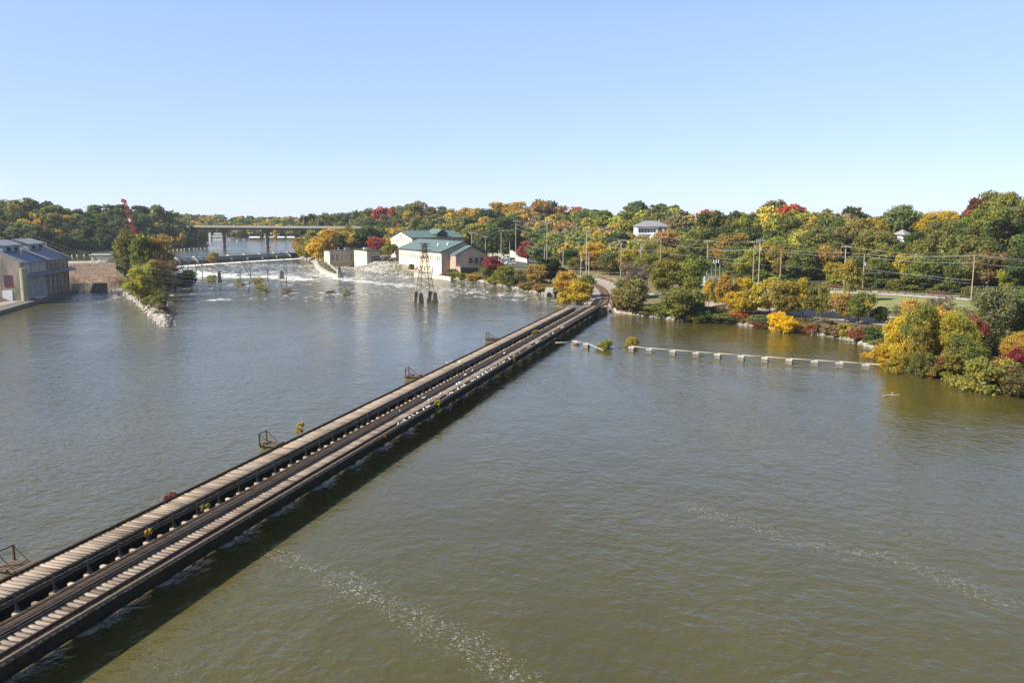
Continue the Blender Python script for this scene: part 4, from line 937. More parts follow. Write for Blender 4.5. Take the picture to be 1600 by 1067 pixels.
# --- crane
cx,cy=-157,352; b=empty('crawler_crane',(cx,cy,g1(cx,cy)),0,'red lattice-boom crawler crane rising behind the island trees','crane')
mb=MB()
for s_ in(-1,1): mb.prism([(-3.2,.3),(-2.8,0),(2.8,0),(3.2,.3),(3.2,.9),(2.8,1.2),(-2.8,1.2),(-3.2,.9)],'y',s_*1.9-.4,s_*1.9+.4)
mb.build('crawler_track',M['dark_metal'],b)
mb=MB(); mb.box((.8,0,2.3),(5.2,2.8,1.7)); mb.box((0,0,1.3),(1.8,3,.5)); mb.build('machinery_house',M['red'],b)
mb=MB(); mb.box((-2.4,-1,2.4),(1.5,1.1,1.8)); mb.build('cab',M['glass'],b)
tx_,tz_=-7.0,zat(315,cy)-b.location.z; bx0=(-1.6,0,1.8); top=(tx_,0,tz_)
mb=MB(); ns=22
for i in range(ns):
    def fr(t):
        c=Vector(bx0).lerp(Vector(top),t); w=.75*min(1,.35+3*t,.5+2.2*(1-t)); d=(Vector(top)-Vector(bx0)).normalized(); u=Vector((d.z,0,-d.x)); v=Vector((0,1,0))
        return [c+u*w+v*w,c-u*w+v*w,c-u*w-v*w,c+u*w-v*w]
    p,q=fr(i/ns),fr((i+1)/ns)
    for j in range(4): mb.bar(p[j],q[j],.10); mb.bar(p[j],q[(j+1)%4],.055); mb.bar(q[j],q[(j+1)%4],.055)
mb.build('boom',M['red'],b)
mb=MB(); mb.box((tx_-.5,0,tz_+.2),(1.6,1.2,1.4),rot=Matrix.Rotation(.4,3,'Y')); mb.tube((tx_-.9,-.3,tz_+.3),(tx_-.9,.3,tz_+.3),.7,.7,12); mb.build('boom_head',M['red'],b)
mb=MB(); mb.tube((tx_+2.2,-.85,tz_-8.4),(tx_+1.9,-.85,tz_-7.2),.5,.5,4); mb.build('white_plate',M['white'],b)
mb=MB(); mb.tube((2.6,.4,3.1),(tx_,.4,tz_),.03,.03,4); mb.tube((2.6,-.4,3.1),(tx_,-.4,tz_),.03,.03,4); mb.build('pendant_cable',M['dark_metal'],b)
# --- houses
def house(px,py,D,w,dp,h,rh,lab,wall='white',roof='greyroof',rot=0,chim=0,porch=False):
    z=zat(py,D); u=(px-800)/F/CP; x=(px-800)/F*(D*CP-(z-H)*SP); zg=g1(x,D)
    b=empty('house',(x,D,zg),rot,lab,'house'); bz=z-zg-h
    mb=MB(); mb.box2(-w/2,w/2,-dp/2,dp/2,-.5,bz+h); mb.build('wall',M[wall],b)
    o_=.7; mb=MB(); zz=bz+h+.01; rx=max(0,w/2-dp/2*.9)
    mb.add([(-w/2-o_,-dp/2-o_,zz),(w/2+o_,-dp/2-o_,zz),(w/2+o_,dp/2+o_,zz),(-w/2-o_,dp/2+o_,zz),(-rx,0,zz+rh),(rx,0,zz+rh)],[(0,1,5,4),(1,2,5),(2,3,4,5),(3,0,4),(3,2,1,0)])
    r=mb.build('roof',M[roof],b)
    for k in range(chim): mb=MB(); cxx=(-1)**k*w*.27; mb.box((cxx,.3,zz+rh*.8),(.8,.8,2.4)); mb.box((cxx,.3,zz+rh*.8+1.25),(.95,.95,.15)); mb.build('chimney',M['brick_brown'] ,r)
    nw=max(2,int(w/2.2))
    for k in range(nw): window(b,'-y',-w/2+(k+.5)*w/nw,bz+h-2.3,1.1,1.5,'glass','trim',const=-dp/2)
    return b,bz
b,bz=house(1017,354,385,14.5,10,3.2,2.6,'white hillside house with hipped grey roof, two chimneys and a glazed porch',chim=2)
mb=MB(); mb.box2(-6.9,2.0,-6.6,-4.55,bz-.4,bz+2.4); pc=mb.build('sun_porch',M['white'],b)
for k in range(6): window(pc,'-y',-6.2+k*1.35,bz+.7,.95,1.3,'glass','trim',const=-6.6)
mb=MB(); mb.prism([(-7.2,bz+2.42),(2.3,bz+2.42),(2.0,bz+2.7),(-6.9,bz+2.7)],'y',-7.0,-4.52); mb.build('roof',M['greyroof'],pc)
mb=MB(); mb.prism([(-1.5,bz-3),(4,bz-3),(4,bz-1.2),(1.2,bz+.6),(-1.5,bz-1.2)],'y',-9,-6.8); mb.build('lower_gable',M['white'],b)
house(1410,367,290,3.4,4,2.4,1.9,'small white gabled house half hidden among trees high on the right hillside',rot=.5)
house(704,369,470,7,6,3.5,2.4,'small white house on the slope just above the upper mill roof',roof='greyroof')
# --- substation
x,y=P(1108,444,3.0); b=empty('substation_frame',(x,y,g1(x,y)),.2,'pale steel electrical substation frame with insulators at the hill foot','substation')
mb=MB()
for xx in(-2.6,0,2.6):
    for yy in(-1.4,1.4): mb.tube((xx,yy,0),(xx,yy,6.5),.11,.11,5)
    mb.bar((xx,-1.4,6.4),(xx,1.4,6.4),.08)
for yy in(-1.4,1.4):
    for z in(4.2,6.4): mb.bar((-2.9,yy,z),(2.9,yy,z),.1)
mb.build('frame',M['grey_metal'],b)
mb=MB()
for xx in(-2,-1.2,-.4,.6,1.4,2.1): mb.tube((xx,-1.4,6.4),(xx,-1.4,7.3),.16,.1,7)
mb.build('insulator',M['white'],b); mb=MB(); mb.box((-1,-.6,1.2),(1.6,1.4,2.2)); mb.box((1.4,-.4,1),(1.3,1.3,1.8)); mb.build('transformer',M['panel'] if 'panel' in M else M['grey_metal'],b)
# --- marina
x,y=P(342,375,LZ); b=empty('marina_building',(x,y,LZ),.1,'white waterside clubhouse with a square corner tower beyond the road bridge','building')
mb=MB(); mb.box2(-7.5,7.5,-4,4,-1,4.0); mb.box2(-8.5,-6.6,-4.5,-2.6,-1,7.4); mb.build('wall',M['white'],b)
gable_body(b,-4,7,-3.5,4,5,6.6,'x','white','greyroof',.4,'upper_floor',4)
for k in range(6): window(b,'-y',-5.4+k*2.2,1.4,1.3,1.4,'glass','trim',const=-4)
for k,(px,w,lab) in enumerate(((397,17,'long low white boat shelter roof, leftmost at the marina'),(419,16,'white boat shelter roof left of the second bridge pier at the marina'),(438,11,'peaked white boat shelter roof at the marina'),(453,12,'sunlit white boat shelter roof at the right end of the marina'))):
    x,y=P(px,376.5,LZ); b=empty('boat_shelter',(x,y+4,LZ),.05*k,lab,'boat shelter','white boat shelters at the marina')
    mb=MB(); w=w/F*760; mb.prism([(-4,3.0),(0,4.0),(4,3.0),(4,2.8),(0,3.8),(-4,2.8)],'x',-w/2,w/2); mb.build('roof',M['white' if k!=1 else 'conc_light'],b); mb=MB()
    for i in range(5): mb.tube((-w/2+.3+i*(w-.6)/4,-3.7,-.6),(-w/2+.3+i*(w-.6)/4,-3.7,2.9),.12,.12,5)
    mb.build('post',M['grey_metal'],b); mb=MB(); mb.box((0,-4.6,.3),(w,1.4,.25)); mb.build('dock',M['conc'],b)
for k,(px,py,lab) in enumerate(((359,375.3,'small white motorboat moored beside the clubhouse'),(367,376,'small white motorboat moored between clubhouse and boat shelters'),(375,376.6,'low white motorboat moored nearest the boat shelters'),(384,375.5,'small white motorboat under the left boat shelter'))):
    x,y=P(px,py,LZ); b=empty('motorboat',(x,y,LZ),.3*k,lab,'boat','moored motorboats at the marina')
    mb=MB(); n_=7; top=[(-3.2,-1.1),(1,-1.15),(3.4,0),(1,1.15),(-3.2,1.1)]; vs=[(u*.88,v*.7,-.25) for u,v in top]+[(u,v,.95) for u,v in top]; mb.add(vs,[(4,3,2,1,0),(5,6,7,8,9)]+[(i,(i+1)%5,5+(i+1)%5,5+i) for i in range(5)]); mb.build('hull',M['white'],b)
    mb=MB(); mb.frus((-.2,0),2.4,1.7,1.4,1.3,.96,1.8); mb.build('cabin',M['glassm'],b)
# --- cars
def car(x,y,z,rz,col,lab,loc,cnt):
    b=empty('parked_car',(x,y,z),rz,lab,'car'); 
    mb=MB(); mb.prism([(-2.2,.35),(-2.25,.75),(-2.0,.95),(2.05,.9),(2.25,.7),(2.2,.35)],'y',-.88,.88); mb.prism([(-1.9,.94),(-1.35,1.42),(.45,1.45),(1.2,.92)],'y',-.76,.76); mb.build('body',col,b)
    mb=MB(); mb.prism([(-1.72,.98),(-1.25,1.36),(.42,1.38),(1.02,.97)],'y',-.79,.79); mb.build('windows',M['glass'],b)
    for sx in(-1.35,1.35):
        for sy in(-.8,.8): mb=MB(); mb.tube((sx,sy-.1,.34),(sx,sy+.1,.34),.34,.34,12); mb.build('wheel',M['trim'],b)
M['carblue']=surf('dark_blue_car_paint',(.01,.015,.06),(.015,.02,.08),1,.25,bump=0,spec=.6); M['carwhite']=surf('white_car_paint',(.7,.7,.7),(.75,.75,.75),1,.25,bump=0,spec=.6); M['carred']=surf('dark_red_car_paint',(.15,.02,.02),(.2,.03,.03),1,.3,bump=0,spec=.6)
for px,py,cm,lab,rz in((790,405.5,'carwhite','white car parked by the whitewashed wall, left of a dark blue car',.2),(802,407,'carblue','dark blue car parked in front of the whitewashed wall',.1),(797,414,'carwhite','white car parked nearest the shrubs in the parking lot',.2),(777,404,'carblue','dark car parked just behind the crimson shrub',.1)):
    x,y=P(px,py,3.3); car(x,y,g1(x,y)+.28,rz,M[cm],lab,None,None)
for px,py,cm,lab in((590.5,404.5,'trim','black car parked above the pale riprap, leftmost of that row'),(599,405,'carwhite','white car parked above the pale riprap'),(607,406,'carred','dark red car parked above the riprap between a white and a grey car'),(616,406.5,'grey_metal','grey car parked above the riprap nearest the cream mill')):
    x,y=P(px,py,3.3); car(x,y,g1(x,y)+.03,.4,M[cm],lab,None,None)
for px,lab,cm,t in((417,'tiny white van crossing the road bridge','carwhite',0),(556,'white car crossing the right end of the road bridge','carwhite',0)):
    kx=(px-800)/F; t=(kx*600+209.5)/(38.8+kx*25); p=Vector((-209.5,600))+bd*t; car(p.x,p.y,17.02,ba,M[cm],lab,None,None)
# ================================================================ utility poles
POLES={}
def pole(key,px,pt,pb,D,lab,arms=1,mat='polewood',tr_=0,r=.17):
    zt=zat(pt,D); dep=D*CP-(zt-H)*SP; x=(px-800)/F*dep; zg=g1(x,D); h=zt-zg
    b=empty('utility_pole',(x,D,zg),.12,lab,'utility pole','wooden utility poles along the bank'); MB().tube((0,0,-.5),(0,0,h),r,r*.65,8).build('pole_shaft',M[mat],b)
    for a in range(arms):
        mb=MB(); z=h-.4-a*1.1; mb.box((0,-.18,z),(2.6,.12,.14)); mb.build('crossarm',M[mat],b); mb=MB()
        for xx in(-1.2,-.6,.6,1.2): mb.tube((xx,-.18,z+.07),(xx,-.18,z+.3),.06,.05,6)
        mb.build('insulator',M['white'],b)
    if tr_: mb=MB(); mb.tube((.35,-.2,h-3.2),(.35,-.2,h-2.2),.3,.3,10); mb.build('transformer',M['grey_metal'],b)
    POLES[key]=(x,D,zt)
poles=[('a',1523,399,468,198,'pale brown utility pole at the edge of the lawn, rightmost',0,'polewood',0),
('b',1351,397,450,222,'brown utility pole with a transformer behind the lawn',0,'polewood',1),
('c',1322,384,452,224,'grey utility pole with crossarm above the tall olive park tree',1,'polegrey',0),
('d',1221,390,440,234,'brown utility pole standing alone left of the park road trees',0,'polewood',0),
('e',1188,374,440,232,'grey double-arm utility pole with transformer, right one of a close pair',1,'polegrey',1),
('f',1179,377,444,226,'reddish brown utility pole, left one of a close pair',1,'polewood',0),
('g',1106,376,432,248,'grey utility pole rising behind the substation frame',1,'polegrey',0),
('h',1033,370,424,268,'brown utility pole below the white hillside house',1,'polewood',0),
('i',1002,375,422,275,'grey utility pole with transformer above the grey leafless shrub',1,'polegrey',1),
('j',971,375,420,282,'thin grey utility pole left of the one with a transformer',1,'polegrey',0),
('k',917,355,428,276,'very tall grey transmission pole above the trestle end',2,'polegrey',0),
('l',920.5,394,424,284,'short pale pole right beside the very tall pole at the trestle end',0,'polegrey',0),
('m',908,394,424,284,'short grey pole with transformer left of the very tall pole',0,'polegrey',1),
('n',880,387,418,300,'short pole in the shrubs above the culvert mouth',0,'polegrey',0),
('o',855,343,416,316,'very tall grey transmission pole behind the dark green bank tree',2,'polegrey',0),
('p',851,385,416,310,'short pale pole right beside the tall transmission pole',0,'polegrey',0),
('q',806,345,400,352,'tall grey pole above the whitewashed retaining wall',1,'polegrey',0),
('r',783,360,398,372,'grey utility pole behind the concrete barrier',1,'polegrey',0),
('s',758.5,369,398,366,'grey utility pole at the right corner of the cream mill',1,'polegrey',0),
('t',737,363,396,384,'grey utility pole just behind the cream mill roof',1,'polegrey',0),
('u',779.5,390,400,360,'short pale post behind the concrete barrier',0,'polegrey',0),
('v',796.5,377,400,356,'pale post at the left end of the whitewashed wall',0,'polegrey',0)]
for k in poles: pole(*k)
M['wire']=surf('aluminium_wire',(.5,.5,.5),(.6,.6,.6),1,.4,.6,bump=0)
def wire(pts,sag,r,lab,cat='power line'):
    o=empty('power_line',pts[0],0,lab,cat,'overhead power lines'); mb=MB(); q=[]
    for a,b in zip(pts[:-1],pts[1:]):
        a=Vector(a)-Vector(pts[0]); b=Vector(b)-Vector(pts[0]); n_=14; sg=sag*min(1.6,(b-a).length/60)
        for i in range(n_): t=i/n_; p=a.lerp(b,t); p.z-=sg*4*t*(1-t); q.append(tuple(p))
    q.append(tuple(b)); mb.path(q,r,4); mb.build('wire',M['wire'],o)
def pz(k,dz=0,dx=0): x,y,z=POLES[k]; return (x+dx,y,z+dz)
off=lambda px,py,D:((px-800)/F*(D*CP-(zat(py,D)-H)*SP),D,zat(py,D))
wire([pz('t'),pz('s',0.1),pz('r'),pz('q',-4.0)],.5,.035,'upper wire from the mill pole to the tall pole above the whitewashed wall')
wire([pz('q'),pz('o'),pz('k'),pz('h',.2),pz('g',.1),pz('f')],1.3,.032,'long topmost wire joining the very tall poles and running past the white house')
wire([pz('q',-1.4),pz('o',-3.2),pz('k',-2.2),pz('h',-1.6),pz('g',-2.2),pz('f',-2.2)],1.5,.032,'long second wire just under the topmost one between the tall poles')
wire([pz('q',-3.0),pz('o',-5.4),pz('k',-5.0),pz('h',-4.6),pz('g',-4.7),pz('f',-4.6)],1.6,.032,'long lower wire sagging across the middle hillside')
wire([pz('o',-4.2,.3),pz('k',-3.6,.3),pz('j',.1),pz('i',.1),pz('h',-.9)],1.2,.03,'thin wire through the three close poles left of the white house')
wire([pz('g',-2.9),pz('e',-2.6),pz('d',-.1),pz('c',-1.8),pz('b',-.1),pz('a',-.1),off(1720,414,190)],1.0,.034,'thick wire running right past the park to the rightmost pole')
wire([pz('f',-2.6),pz('e',-3.0),pz('d',-.6),pz('b',-.7),pz('a',-1.8),off(1720,424,186)],1.2,.034,'lower wire running right above the lawn to the rightmost pole')
wire([pz('c',-.2),off(1440,399,212),pz('a',-.0,.2),off(1720,411,190)],.6,.035,'upper wire from the grey park pole towards the right edge')
wire([pz('e',-.3),pz('c',-.3)],1.2,.02,'thin high wire between two grey park poles')
wire([pz('g',-5.4),pz('f',-6.2),pz('d',-4.4),off(1420,428,224),pz('a',-6.8)],.9,.025,'thin low wire in front of the dark hill-foot trees')
wire([pz('a',-6.0),off(1440,430,205),off(1340,418,218)],.6,.03,'low thin wire left of the rightmost pole')
wire([pz('a',-7.5),off(1720,446,188)],.6,.03,'low wire leaving the rightmost pole to the right')
wire([pz('m',-.2),pz('l',-.2),pz('n',-.2)],.5,.02,'short low wire among the short poles above the trestle end')
txx,tyy=P(664.5,471,0)
for k,(yl,zt,dd,r_,lab) in enumerate(((283,15.6,0,.018,'uppermost of the wires running from the left edge to the lattice tower'),(291,15.0,1.6,.018,'second wire from the top running from the left edge to the lattice tower'),(300,14.0,-1.4,.016,'third wire running from the left edge to the lattice tower'),(326,12.1,0,.016,'lowest wire running from the left edge to the lattice tower'))):
    a=off(-130,yl,205+k*3); b_=(txx-1+dd*.6,tyy+dd*.4,zt)
    o=[a,b_]; wire(o,9.6 if k<3 else 8.2,r_,lab)
wire([(txx+1,tyy,15.0),pz('k',-2.5,-1)],3.5,.03,'faint wire from the lattice tower to the very tall pole by the trestle end')
# bench/ posts near trestle end
x,y=P(917,464,1.9); b=empty('signal_post',(x,y,g1(x,y)),0,'grey post with small cabinet beside the track at the trestle end','post')
MB().tube((0,0,0),(0,0,2.6),.16,.12,8).build('post_shaft',M['grey_metal'],b); MB().box((0,-.2,1.9),(.7,.5,.9)).build('cabinet',M['grey_metal'],b)
# road guard rail behind lawn
def guard(px0,py0,px1,py1,lab):
    a=Vector(P(px0,py0,3.2)); c=Vector(P(px1,py1,3.2)); n_=int((c-a).length/2); o=empty('low_fence',(a.x,a.y,0),0,lab,'fence'); rl_=MB(); p0=None
    pv=None
    for i in range(n_+1):
        p=a.lerp(c,i/n_); z=g1(p.x,p.y); q=(p.x-a.x,p.y-a.y,z); 
        if p0 is None: p0=MB().box((0,0,.35),(.18,.18,.8)).build('post',M['rust'],o); pp=p0
        else: pp=p0.copy(); COL.objects.link(pp); pp.parent=o
        pp.location=q
        if pv: rl_.bar((pv[0],pv[1],pv[2]+.62),(q[0],q[1],q[2]+.62),.09)
        pv=q
    rl_.build('rail',M['conc_light'],o)
guard(1278,452.5,1372,459,'low brown fence with pale rail between the lawn road and the hedge, left run'); guard(1362,457,1500,465.5,'low brown fence with pale rail behind the lawn, right run')
# ================================================================ foliage meshes
def crownmesh(name,seed,nc,nl,leaf,shape='round',sparse=1.0):
    nc=int(nc*1.7); nl=int(nl*1.12)
    r=np.random.default_rng(seed)
    # clump centres over an uneven body, unit box x,y in -.5..5, z 0..1
    C=[];R=[]
    for i in range(nc):
        for _ in range(30):
            v=r.normal(size=3); v/=np.linalg.norm(v); rad=r.uniform(.35,1)**.5
            if shape=='tall': c=np.array([v[0]*.36*rad,v[1]*.36*rad,.5+v[2]*.44*rad])
            elif shape=='vase': 
                z=.5+v[2]*.42*rad; k=.25+.75*np.clip(z*1.3,0,1); c=np.array([v[0]*.42*rad*k,v[1]*.42*rad*k,z])
            elif shape=='shrub': c=np.array([v[0]*.40*rad,v[1]*.40*rad,.12+abs(v[2])*.70*rad])
            elif shape=='cone': z=r.uniform(.05,.95); k=(1-z)*.42+.05; c=np.array([v[0]*k,v[1]*k,z])
            else: c=np.array([v[0]*.39*rad,v[1]*.39*rad,.5+v[2]*.40*rad])
            break
        C.append(c); R.append(r.uniform(.055,.14) if shape!='cone' else r.uniform(.05,.10))
    C=np.array(C); R=np.array(R)
    # lopsided outline
    C[:,0]+=.08*np.sin(C[:,2]*6+seed); C[:,1]+=.07*np.cos(C[:,2]*7+seed)
    ci=r.choice(nc,nl,p=R**2/np.sum(R**2)); d=r.normal(size=(nl,3)); d/=np.linalg.norm(d,axis=1)[:,None]
    d[:,2]=np.where((d[:,2]<0)&(r.random(nl)<.55),-d[:,2],d[:,2])
    rr=R[ci]*(np.minimum(r.gamma(6,.16,nl),1.5)); pos=C[ci]+d*rr[:,None]*np.array([1,1,.8])
    ol=r.random(nl)<.06; q_=r.normal(size=(nl,3)); q_/=np.linalg.norm(q_,axis=1)[:,None]; pos=np.where(ol[:,None],C[ci]+q_*(R[ci]*r.uniform(1.0,1.25,nl))[:,None],pos)
    nrm=d+r.normal(size=(nl,3))*.95; nrm/=np.linalg.norm(nrm,axis=1)[:,None]
    a=np.cross(nrm,r.normal(size=(nl,3))); a/=np.linalg.norm(a,axis=1)[:,None]; b=np.cross(nrm,a)
    s=leaf*r.uniform(.6,1.4,nl)[:,None]
    V=np.stack([pos-a*s*.5,pos-b*s*.42+nrm*s*.1,pos+a*s*.5,pos+b*s*.42-nrm*s*.08],1).reshape(-1,3)
    V[:,2]=np.clip(V[:,2],-.02,1.03)
    Q=np.arange(nl*4).reshape(-1,4); cv=r.random(nc)
    # the clump value drifts with height and side so colours change in patches
    cv=(.5*cv+.5*(C[:,2]*.6+.4*(.5+C[:,0])))
    cf=np.clip(cv[ci]+r.normal(0,.10,nl),0,1)
    return npmesh(name,V,Q,(M['leaf'],),{'clump':('FACE','FLOAT',cf),'rnd':('FACE','FLOAT',r.random(nl))})
def trunkmesh(name,seed,twigs=0,h=.72,mat='bark'):
    r=random.Random(seed); mb=MB()
    def br(p,d,l,rad,dep):
        q=p
        for k in range(3):
            d=(d+Vector((r.uniform(-.16,.16),r.uniform(-.16,.16),r.uniform(-.02,.12)))).normalized(); e=q+d*l/3; mb.tube(q,e,rad*(1-.22*k),rad*(1-.22*(k+1)),5 if dep else 7,False); q=e
            if dep<2+twigs and k>0:
                for _ in range(2):
                    nd=(d+Vector((r.uniform(-1,1),r.uniform(-1,1),r.uniform(.0,.6)))).normalized(); br(q,nd,l*r.uniform(.5,.68),rad*.45,dep+1)
    br(Vector((0,0,-.03)),Vector((0,0,1)),h*.62,.026,0)
    me_o=mb.build(name,M[mat],None); me=me_o.data; bpy.data.objects.remove(me_o); return me
CR={'far':[crownmesh('crown',10+i,26+i%3*6,2300,.085) for i in range(6)],
    'fartall':[crownmesh('crown',30+i,24,2000,.085,'tall') for i in range(2)],
    'mid':[crownmesh('crown',50+i,38,6000,.052) for i in range(4)]+[crownmesh('crown',58,34,5000,.052,'vase')],
    'midtall':[crownmesh('crown',60,34,5000,.05,'tall')],
    'sparse':[crownmesh('crown',70+i,34,2300,.045,'vase') for i in range(2)],
    'near':[crownmesh('crown',80+i,52,15000,.034) for i in range(3)],
    'nearv':[crownmesh('crown',84+i,44,11000,.034,'vase') for i in range(2)],
    'shrub':[crownmesh('foliage',90+i,26,3000,.075,'shrub') for i in range(4)],
    'nshrub':[crownmesh('foliage',95+i,34,9000,.045,'shrub') for i in range(3)],
    'cone':[crownmesh('crown',99,60,9000,.05,'cone')],
    'wispy':[crownmesh('foliage',120+i,13,620,.075,'shrub') for i in range(3)],
    'tuft':[crownmesh('foliage',102+i,9,260,.16,'shrub') for i in range(3)]}
TK=[trunkmesh('trunk',i) for i in range(4)]; TKB=[trunkmesh('trunk',10+i,1,.95) for i in range(3)]
COLS={'dg':((.075,.105,.038),(.13,.15,.045),'dark green'),'g':((.16,.205,.06),(.23,.25,.06),'green'),'ol':((.26,.245,.07),(.19,.205,.055),'olive green'),
'yg':((.36,.35,.065),(.25,.29,.055),'yellow-green'),'y':((.66,.47,.05),(.50,.40,.06),'bright yellow'),'gd':((.52,.38,.065),(.36,.31,.06),'golden'),
'or':((.53,.33,.085),(.42,.34,.07),'orange'),'rd':((.45,.12,.07),(.36,.20,.07),'red'),'mr':((.26,.05,.06),(.20,.12,.06),'crimson'),'tn':((.34,.26,.14),(.26,.23,.10),'tan'),
'br':((.32,.22,.10),(.26,.24,.08),'brownish'),'gy':((.22,.18,.14),(.28,.23,.17),'grey leafless'),'pg':((.25,.27,.12),(.19,.22,.09),'pale green'),'vy':((.80,.60,.03),(.72,.50,.03),'vivid yellow'),'vo':((.62,.20,.06),(.50,.16,.06),'vivid orange'),'sp':((.028,.040,.018),(.05,.055,.02),'dark blue-green')}
TREES=[]   # dict records for labelling
def plant(x,y,z,w,h,col,var,kind='tree',mix=None,label=None,lift=.16,trunk=True,zone=None,d=1.0):
    w*=1.1 if kind=='tree' else 1.22
    name={'tree':'tree','bush':'bush','tuft':'weed_tuft'}[kind]
    r=empty(name,(x,y,z-.15),random.uniform(0,6.28)); 
    vs=CR[var]; me=random.choice(vs)
    c=bpy.data.objects.new('crown' if kind=='tree' else 'foliage',me); COL.objects.link(c); c.parent=r
    l=h*lift if kind=='tree' else 0
    c.location=(0,0,l); c.scale=(w*d,w*random.uniform(.88,1.1),h-l+.15)
    ca,cb,_=COLS[col]
    if mix: cb=COLS[mix][0]
    jk=random.uniform(.9,1.12); j=lambda q:tuple(max(.005,v*jk*random.uniform(.95,1.06)) for v in q)
    c.color=(*j(ca),1); c['tint']=j(cb)
    if trunk and kind=='tree':
        t=bpy.data.objects.new('trunk',random.choice(TKB if col=='gy' else TK)); COL.objects.link(t); t.parent=r; k=min(w*1.0,h); t.scale=(k,k,h)
    elif kind=='bush' and var!='tuft':
        t=bpy.data.objects.new('stem',random.choice(TK)); COL.objects.link(t); t.parent=r; t.scale=(w*.7,w*.7,h*.7)
    pc=prj(x,y,z+h*.55); pt=prj(x,y,z+h)[1]; pb=prj(x,y,z)[1]
    TREES.append(dict(o=r,col=col,mix=mix,px=pc[0],pt=pt,pb=pb,kind=kind,label=label,zone=zone,w=w,h=h,D=y))
    return r
SKY=[(-60,318),(0,313),(30,308),(60,312),(90,318),(130,327),(150,316),(170,315),(195,318),(215,322),(240,321),(262,326),(280,333),(300,334),(320,333),(360,334),(400,334),(440,337),(475,334),(500,331),(540,329),(560,326),(580,325),(600,321),(620,320),(650,315),(660,314),(672,322),(690,321),(715,320),(735,323),(760,326),(785,316),(800,315),(820,318),(835,314),(852,309),(868,316),(880,318),(895,322),(915,322),(935,321),(960,327),(985,315),(1000,312),(1020,316),(1050,318),(1065,328),(1080,332),(1100,326),(1130,328),(1150,330),(1180,327),(1195,318),(1210,313),(1230,317),(1250,325),(1275,331),(1295,325),(1325,326),(1345,326),(1365,333),(1380,337),(1395,322),(1415,317),(1440,328),(1465,328),(1490,328),(1500,330),(1515,325),(1525,310),(1545,298),(1570,295),(1590,305),(1700,300)]
skx,sky_=zip(*SKY)
def skyline(px): return float(np.interp(px,skx,sky_))
